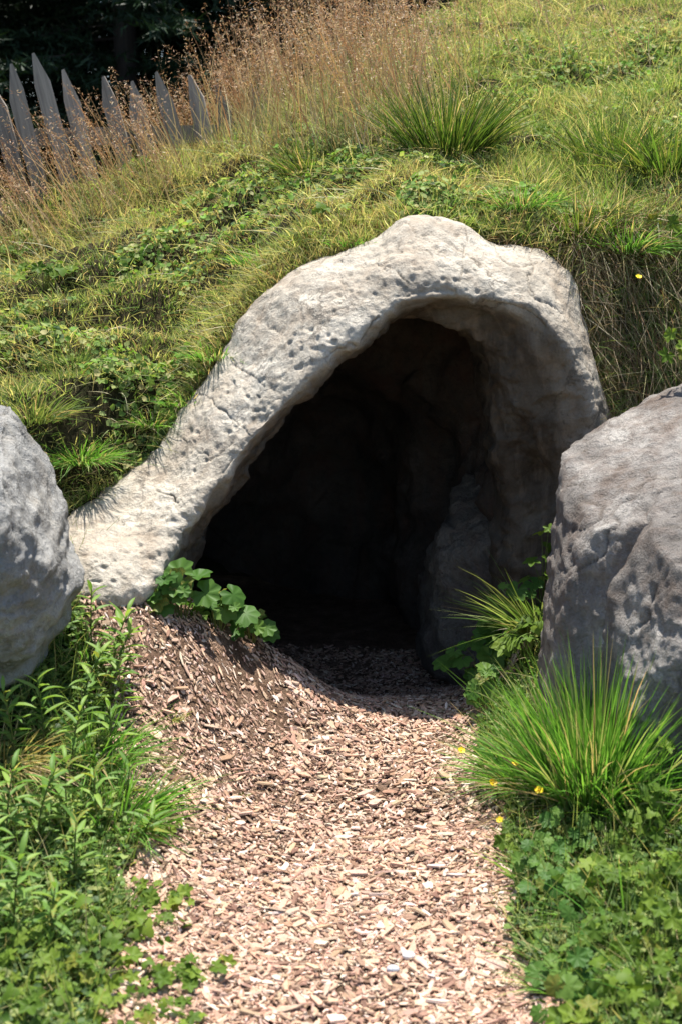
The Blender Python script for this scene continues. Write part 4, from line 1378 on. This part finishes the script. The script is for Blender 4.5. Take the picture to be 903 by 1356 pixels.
def lance_leaf(name, mat, wid=0.16, curve=0.25, fold=0.06, segs=5):
    V, F = [], []
    for k in range(segs + 1):
        t = k / segs
        w_ = wid * math.sin(math.pi * min(1, t * 0.92 + 0.08)) ** 0.8
        z = curve * (t - 1.6 * t * t)
        V += [(-w_, t, z + fold * w_ / wid), (0, t, z), (w_, t, z + fold * w_ / wid)]
    for k in range(segs):
        i = 3 * k
        F += [(i, i + 1, i + 4, i + 3), (i + 1, i + 2, i + 5, i + 4)]
    me = bpy.data.meshes.new(name)
    me.from_pydata(V, [], F)
    for p in me.polygons:
        p.use_smooth = True
    me.materials.append(mat)
    me.update()
    return me


LM = [lobed_leaf('leaf', 7, 0.2, M_mantle, fold=0.07, cup=c_, per=4) for c_ in (0.05, 0.18, -0.12)]
LMy = lobed_leaf('leaf', 7, 0.2, M_yleaf, fold=0.06, cup=0.1)
CV = [lobed_leaf('leaf', lb_, dp_, M_clover, fold=0.08, cup=c_, per=4) for lb_, dp_, c_ in ((5, 0.42, 0.06), (5, 0.34, 0.22), (3, 0.5, -0.15), (5, 0.48, -0.05))]
LC = [lance_leaf('leaf', M_lance, 0.105, c_) for c_ in (0.15, 0.3, 0.05)]
LT = [lance_leaf('leaf', M_clover, 0.22, c_) for c_ in (0.15, 0.3)]


def tubes(segs_, r0, mat, name='stem'):
    """thin tapered stems: list of polylines -> one mesh"""
    V, Q, o = [], [], 0
    for pl in segs_:
        pl = np.array(pl)
        n = len(pl)
        for k in range(n):
            d = pl[min(k + 1, n - 1)] - pl[max(k - 1, 0)]
            d = d / max(np.linalg.norm(d), 1e-9)
            a = np.cross(d, [0.3, 1, 0.1])
            a /= max(np.linalg.norm(a), 1e-9)
            b = np.cross(d, a)
            r_ = r0 * (1 - 0.55 * k / max(n - 1, 1))
            for j in range(4):
                an = j * math.pi / 2
                V.append(pl[k] + r_ * (a * math.cos(an) + b * math.sin(an)))
        for k in range(n - 1):
            for j in range(4):
                Q.append((o + 4 * k + j, o + 4 * k + (j + 1) % 4, o + 4 * k + 4 + (j + 1) % 4, o + 4 * k + 4 + j))
        o += 4 * n
    return npmesh(name, np.array(V), quads=np.array(Q), mats=[mat])


def leaf_obj(me, parent, pos, normal, point, size, name='leaf'):
    """leaf with its blade normal and pointing direction"""
    nrm_ = Vector(normal).normalized()
    yv = Vector(point)
    yv = (yv - nrm_ * yv.dot(nrm_))
    if yv.length < 1e-4:
        yv = nrm_.orthogonal()
    yv.normalize()
    xv = yv.cross(nrm_)
    m = Matrix((xv, yv, nrm_)).transposed()
    o = add(name, me, parent=parent)
    o.location = pos
    o.rotation_euler = m.to_euler()
    o.scale = (size, size, size)
    return o


def thing(name, label, cat, loc, group=None):
    e = bpy.data.objects.new(name, None)
    COL.objects.link(e)
    e.location = loc
    e['label'] = label
    e['category'] = cat
    if group:
        e['group'] = group
    return e


def rosette(name, label, base, n, size, rad_xy, height, meshes, face=(0, -0.5, 0.8), seed=0, yellow=0, cat='plant', stem_r=0.0018, dome=True):
    """lobed leaves on petioles rising from one root"""
    rg = np.random.default_rng(seed)
    t = thing(name, label, cat, base)
    pl = []
    for k in range(n):
        a = rg.uniform(0, 2 * math.pi)
        r = math.sqrt(rg.uniform(0.02, 1))
        p = np.array([math.cos(a) * r * rad_xy[0], math.sin(a) * r * rad_xy[1], 0])
        hz = height * (1.05 - 0.6 * r * r if dome else 1.0) * rg.uniform(0.45, 1.0)
        p[2] = hz
        outv = np.array([math.cos(a), math.sin(a), 0])
        nv = np.array(face) + outv * 0.35 * r + rg.normal(size=3) * 0.28
        pt = outv * 0.8 + np.array([0, -0.3, -0.2]) + rg.normal(size=3) * 0.3
        me = LMy if k < yellow else meshes[k % len(meshes)]
        leaf_obj(me, t, p, nv, pt, size * rg.uniform(0.5, 1.25))
        md = p * np.array([0.45, 0.45, 0.7]) + np.array([0, 0, 0.01])
        pl.append([np.array([p[0] * 0.1, p[1] * 0.1, -0.01]), md, p])
    add('stems', tubes(pl, stem_r, M_stem, 'stems'), parent=t)
    return t


def at_floor(u, Yf):
    x_ = (px(u, 800, Yf))[0]
    return np.array([x_, Yf, floor_z([x_], [Yf])[0]])


# lady's mantle at the foot of the arch: three crowns running down the bank
rosette('lobed_leaf_plant', 'lobed green leafy plant rooted right at the foot of the arch leg', at_floor(240, 3.87), 22, 0.040, (0.11, 0.05), 0.17, LM, seed=1, yellow=1)
rosette('lobed_leaf_plant', 'lobed green leafy plant in the middle of the clump on the chip bank', at_floor(288, 3.93), 20, 0.038, (0.085, 0.05), 0.13, LM, seed=2)
rosette('lobed_leaf_plant', 'lobed green leafy plant lowest on the chip bank by the dark cave mouth', at_floor(332, 3.99), 16, 0.035, (0.055, 0.05), 0.11, LM, seed=3)
# shaded plants inside the right of the cave mouth
rosette('lobed_leaf_plant', 'broad lobed leaves in shade at the cave wall behind the big tuft', at_floor(640, 4.12), 20, 0.042, (0.11, 0.07), 0.19, LM, seed=4)
rosette('lobed_leaf_plant', 'lobed leaves squeezed between brown boulder and the cave wall', at_floor(685, 4.1), 22, 0.038, (0.09, 0.06), 0.27, LM, seed=5)
rosette('lobed_leaf_plant', 'small dark leaves high between the boulder edge and the cave wall', at_floor(718, 4.12), 16, 0.030, (0.06, 0.06), 0.34, CV, seed=6)
rosette('lobed_leaf_plant', 'sunlit lobed leaves at the threshold behind the arching grass', at_floor(655, 3.93), 20, 0.034, (0.09, 0.06), 0.15, LM, seed=7)
rosette('lobed_leaf_plant', 'bright lobed leaves under the lower edge of the brown boulder', at_floor(700, 3.95), 20, 0.032, (0.08, 0.06), 0.22, CV, seed=8)
tuft('grass_tuft', 'pale grass blades arching out beside the brown boulder in the cave mouth', at_floor(705, 4.06) + np.array([0, 0, 0.04]), 170, 0.30, 0.005, 0.05, [(0.10, 0.19, 0.04), (0.2, 0.26, 0.1), GREEN], [3, 3, 2], lean=(-0.6, -0.2, 0), droop=0.7, cone=0.6)

# leafy cover on the right verge
verge = [(745, 1130), (800, 1120), (860, 1110), (895, 1090), (730, 1200), (785, 1190), (845, 1190), (900, 1180), (750, 1265), (805, 1260), (860, 1265), (905, 1270), (740, 1330), (790, 1330), (845, 1340), (900, 1350), (715, 1165), (770, 1390), (860, 1410), (690, 1120), (960, 1120), (970, 1200), (965, 1290), (1040, 1160), (1040, 1260), (975, 1370)]
vl = 'low plant with deeply cut leaves on the verge below the bright grass tuft'
vl2 = 'low plant with round scalloped leaves on the verge below the bright grass tuft'
for k, (u, v) in enumerate(verge):
    t = rosette('verge_plant', vl if k % 4 else vl2, on_floor(u + 12, v + 12, 1.6), 26, (0.023, 0.018, 0.027, 0.015, 0.021)[k % 5], (0.085, 0.085), (0.13, 0.10, 0.15, 0.08)[k % 4], CV if k % 4 else LM, seed=20 + k, stem_r=0.0012)
    t['group'] = 'cut leaved plants on the verge under the boulder' if k % 4 else 'round leaved plants on the verge under the boulder'
for k, (u, v) in enumerate([(735, 1160), (830, 1225), (775, 1310), (890, 1310)]):
    tuft('grass_tuft', ['wispy grass at the head of the verge plants beside the chips', 'wispy grass in the middle of the cut leaved verge plants', 'wispy grass low on the verge near the chips', 'wispy grass deep in the lobed verge plants'][k],
         on_floor(u, v), 90, 0.20, 0.0045, 0.09, FG, [3, 4, 2, 2, 1], droop=0.8, cone=0.9)
rosette('lobed_leaf_plant', 'lobed bright leaves standing above the verge next to the dark boulder', on_floor(880, 1090), 9, 0.026, (0.08, 0.06), 0.2, CV, seed=51)

# hill plants
for (u, v, n, s, hh, lb) in [(60, 380, 22, 0.03, 0.12, 'patch of broad lobed leaves on the slope above the grey boulder'),
                             (15, 350, 16, 0.03, 0.10, 'lobed leafy plant on the slope just below the fence'),
                             (655, 215, 20, 0.028, 0.08, 'pale lobed leaves growing beside the dark rush tuft'),
                             (730, 195, 14, 0.026, 0.07, 'yellowish lobed leaves on the hill between the tufts'),
                             (640, 270, 16, 0.022, 0.07, 'low leafy plant on the turf above the arch crown'),
                             (440, 290, 16, 0.02, 0.06, 'dark low leaves on the turf uphill of the arch'),
                             (150, 510, 14, 0.018, 0.05, 'small leafy weed on the slope beside the silvery tuft'),
                             (230, 500, 14, 0.018, 0.05, 'small leafy weed next to the arch leg')]:
    rosette('lobed_leaf_plant', lb, on_hill(u, v), n, s, (0.13, 0.13), hh, CV, seed=60 + u, face=(0, -0.35, 0.9))
rosette('vine_leaves', 'bright leafy shoots hanging over the dry bank above the brown boulder', on_hill(882, 350), 34, 0.036, (0.12, 0.10), 0.14, CV, seed=81, face=(-0.1, -0.7, 0.5), cat='plant')
rosette('vine_leaves', 'few bright leaves close above the top of the brown boulder', px(903, 492, 4.05), 9, 0.036, (0.06, 0.05), 0.14, CV, seed=82, face=(-0.1, -0.7, 0.5), cat='plant')


# tall weeds with lance leaves on the left verge
def weed(label, base, h, n, size, lean, seed, group=None):
    rg = np.random.default_rng(seed)
    t = thing('lance_leaf_weed', label, 'plant', base, group)
    tip = np.array([lean[0], lean[1], 1.0]) * h
    line = [np.array([0, 0, -0.01])] + [np.array([lean[0] * f * f, lean[1] * f * f, f]) * h for f in (0.25, 0.5, 0.75, 1.0)]
    add('stem', tubes([line], 0.0028, M_stem), parent=t)
    for k in range(n):
        f = 0.18 + 0.82 * (k + 0.5) / n
        p = np.array([lean[0] * f * f, lean[1] * f * f, f]) * h
        a = k * 2.4 + rg.normal() * 0.25
        up = 0.25 + 0.9 * max(0, f - 0.75) * 3
        pt = np.array([math.cos(a), math.sin(a), up])
        nv = np.array([-math.cos(a) * up, -math.sin(a) * up, 1.0]) + rg.normal(size=3) * 0.15
        leaf_obj(LC[k % 3], t, p, nv, pt, size * rg.uniform(0.75, 1.15) * (1.05 - 0.4 * max(0, f - 0.8) * 5 * 0.5))
    return t


wl = 'tall weed with narrow pointed leaves on the verge below the grey boulder'
spots = [(150, 930, 0.19, 20), (165, 960, 0.16, 18), (110, 950, 0.17, 18), (60, 1000, 0.20, 22), (20, 1010, 0.2, 20), (95, 1040, 0.2, 20), (50, 1130, 0.2, 22), (-10, 1180, 0.22, 22),
         (130, 1110, 0.16, 18), (100, 1180, 0.17, 18), (20, 1250, 0.2, 20), (170, 1080, 0.13, 16), (70, 1260, 0.14, 16), (150, 1010, 0.15, 16), (-20, 1090, 0.2, 20), (190, 1125, 0.10, 14), (90, 1110, 0.2, 20), (10, 1130, 0.2, 20)]
for k, (u, v, h, n) in enumerate(spots):
    rg = random.Random(k)
    weed(wl, on_floor(u, v, 1.6), h, n, 0.062, (rg.uniform(-0.15, 0.35), rg.uniform(-0.3, 0.1)), 100 + k, 'narrow leaved weeds under the grey boulder')
weed('single tall weed leaning over the chip bank beside the grey boulder', on_floor(150, 905), 0.20, 20, 0.07, (0.25, -0.1), 140)
weed('slender weed close against the lower edge of the grey boulder', on_floor(122, 860), 0.17, 16, 0.06, (0.05, -0.1), 141)

tuft('grass_tuft', 'lush arching grass on the verge among the narrow leaved weeds', on_floor(150, 1085), 300, 0.24, 0.0058, 0.10, FG, [4, 4, 2, 2, 0.3], lean=(0.15, -0.1, 0), droop=0.9, cone=0.8)
tuft('grass_tuft', 'soft grass between weeds and chips just below the grey boulder', on_floor(125, 1000), 300, 0.22, 0.005, 0.10, FG, [4, 4, 2, 2, 0.3], lean=(0.1, -0.1, 0), droop=0.9, cone=0.8)
tuft('grass_tuft', 'thin grass climbing beside the grey boulder and the arch foot', on_floor(118, 870), 150, 0.15, 0.004, 0.05, FG, [4, 4, 2, 2, 0.3], droop=0.6, cone=0.6)
tuft('grass_tuft', 'pale straw coloured grass clump hanging under the grey boulder', on_floor(5, 1010), 420, 0.2, 0.004, 0.06, [STRAW, (0.25, 0.22, 0.1), YGREEN], [3, 3, 2], lean=(0, -0.2, -0.1), droop=1.2, cone=1.0)

# low leaves at the lower left
ll = 'small flat leafy plant spreading over the wood chips beside the weeds'
ll2 = 'leafy plant crowded below the narrow leaved weeds'
for k, (u, v) in enumerate([(30, 1320), (80, 1310), (130, 1300), (40, 1370), (110, 1365), (170, 1345), (225, 1310), (10, 1280), (200, 1240), (180, 1195), (240, 1365), (90, 1240), (150, 1250), (215, 1200), (185, 1300), (265, 1300), (205, 1095), (205, 1385)]):
    t = rosette('verge_plant', ll if u > 150 else ll2, on_floor(u, v, 1.6), 18, 0.017 if u > 150 else 0.022, (0.075, 0.075), 0.05 if u > 150 else 0.09, CV, seed=160 + k, stem_r=0.001, face=(0, -0.3, 0.9))
    t['group'] = 'flat plants on the chips' if u > 150 else 'leafy plants under the weeds'
# sprigs on the chips
for k, (u, v, n) in enumerate([(285, 1078, 120), (222, 945, 120), (262, 1222, 110), (300, 1055, 60), (185, 1190, 80), (240, 1340, 80), (205, 1010, 60), (225, 1150, 70), (215, 1270, 70), (660, 1180, 50), (690, 1260, 60)]):
    tuft('grass_sprig', ['tiny grass sprig in the middle of the wood chips', 'yellowish grass sprig on the chip bank below the arch', 'flat green sprig on the chips near the weeds',
                         'thin pale sprig just uphill of the tiny sprig', 'scruffy sprig at the edge of the narrow leaved weeds', 'sprig among the low leaves on the chips', 'sparse sprig at the edge of the soft grass', 'bright sprig halfway between weeds and path middle', 'ragged sprig next to the low leaves', 'lone sprig where the chips meet the lobed verge plants', 'short sprig at the ragged edge of the verge plants'][k],
         on_floor(u, v), n, 0.045, 0.0035, 0.045, [LGREEN, YGREEN, (0.2, 0.24, 0.07)], [3, 3, 2], droop=0.6, cone=1.0, cat='grass sprig', segs=3)


# grassy verge cover
def verge_pts(n, side):
    y = RNG.uniform(1.7, 4.0, n)
    l, r = path_edges(y)
    dd = np.abs(RNG.normal(size=n)) * 0.45
    x = l - 0.02 - dd if side < 0 else r + 0.03 + dd
    z = floor_z(x, y)
    k = visible(x, y, z, 450)
    return x[k], y[k], z[k], np.tile([0, 0, 1.0], (int(k.sum()), 1))


parts = []
for sd_ in (-1, 1):
    x, y, z, _ = verge_pts(14000, sd_)
    n = len(x)
    D = unit(np.array([0, 0, 1.0]) + RNG.normal(size=(n, 3)) * 0.4)
    parts.append(blades(np.stack([x, y, z], 1), D, RNG.uniform(0.03, 0.13, n), RNG.uniform(0.0025, 0.005, n), RNG.uniform(0.2, 1, n),
                        unit(RNG.normal(size=(n, 3)) + np.array([0, 0, -0.6])), pal(n, [GREEN, LGREEN, DGREEN, YGREEN, STRAW], [4, 3, 3, 1, 0.5]), 4))
    parts.append(leaflets(20000, lambda n_: verge_pts(n_, sd_), 0.012, [GREEN, LGREEN, DGREEN, BGREEN], [3, 2, 3, 2]))
V, q, t_, c = merge(parts)
add('verge_grass', npmesh('verge_grass', V, q, t_, c, mats=[M_grass]), kind='stuff', label='short grass and tiny leaves filling both verges of the path', cat='grass')


# ------------------------------------------------------------------ buttercups
pm = bpy.data.meshes.new('petal')
pv_ = [(0, 0, 0), (-0.5, 0.55, 0.18), (-0.42, 1.0, 0.42), (0, 1.08, 0.45), (0.42, 1.0, 0.42), (0.5, 0.55, 0.18), (0, 0.55, 0.1)]
pm.from_pydata(pv_, [], [(0, 6, 1), (1, 6, 3, 2), (6, 5, 4, 3), (0, 5, 6)])
pm.materials.append(M_petal)
for p in pm.polygons:
    p.use_smooth = True
fc = npmesh('flower_centre', np.array([(math.cos(a) * r, math.sin(a) * r, z) for r, z in ((0.3, 0.0), (0.3, 0.2), (0.05, 0.34)) for a in np.linspace(0, 2 * math.pi, 9)[:-1]]),
            quads=np.array([(8 * i + j, 8 * i + (j + 1) % 8, 8 * i + 8 + (j + 1) % 8, 8 * i + 8 + j) for i in range(2) for j in range(8)]), mats=[M_petal])
for k, (u, v, Yf, s, lb) in enumerate([(610, 994, 3.42, 0.010, 'yellow buttercup furthest out over the wood chips'), (682, 1011, 3.22, 0.009, 'yellow buttercup half hidden among the blades of the arching grass'),
                                       (652, 1037, 3.24, 0.011, 'yellow buttercup above the path edge below the arching grass'), (713, 1047, 3.12, 0.011, 'wide open yellow buttercup in front of the bright tuft'),
                                       (661, 1086, 3.1, 0.009, 'yellow buttercup hanging low beside the brown chips'), (845, 367, 4.2, 0.010, 'lone pale yellow flower on the dead grass bank')]):
    top = px(u, v, Yf)
    gb = on_floor(u + 35, v + 70) if k < 5 else top + np.array([0.03, 0.12, -0.16])
    t = thing('buttercup_flower', lb, 'flower', gb)
    rg = random.Random(k)
    d = top - gb
    add('stem', tubes([[np.zeros(3) - np.array([0, 0, 0.01]), d * np.array([0.3, 0.3, 0.55]), d * np.array([0.75, 0.75, 0.9]), d]], 0.0011, M_stem), parent=t)
    fx = np.array([rg.uniform(-0.3, 0.3), -0.55, 0.8])
    fx /= np.linalg.norm(fx)
    ax = np.cross(fx, [1, 0, 0])
    ax /= np.linalg.norm(ax)
    bx = np.cross(fx, ax)
    s = s * 0.88
    for j in range(5):
        an = j * 2 * math.pi / 5 + rg.uniform(-.1, .1)
        leaf_obj(pm, t, d, fx, ax * math.cos(an) + bx * math.sin(an), s, name='petal')
    leaf_obj(fc, t, d, fx, ax, s, name='flower_centre')
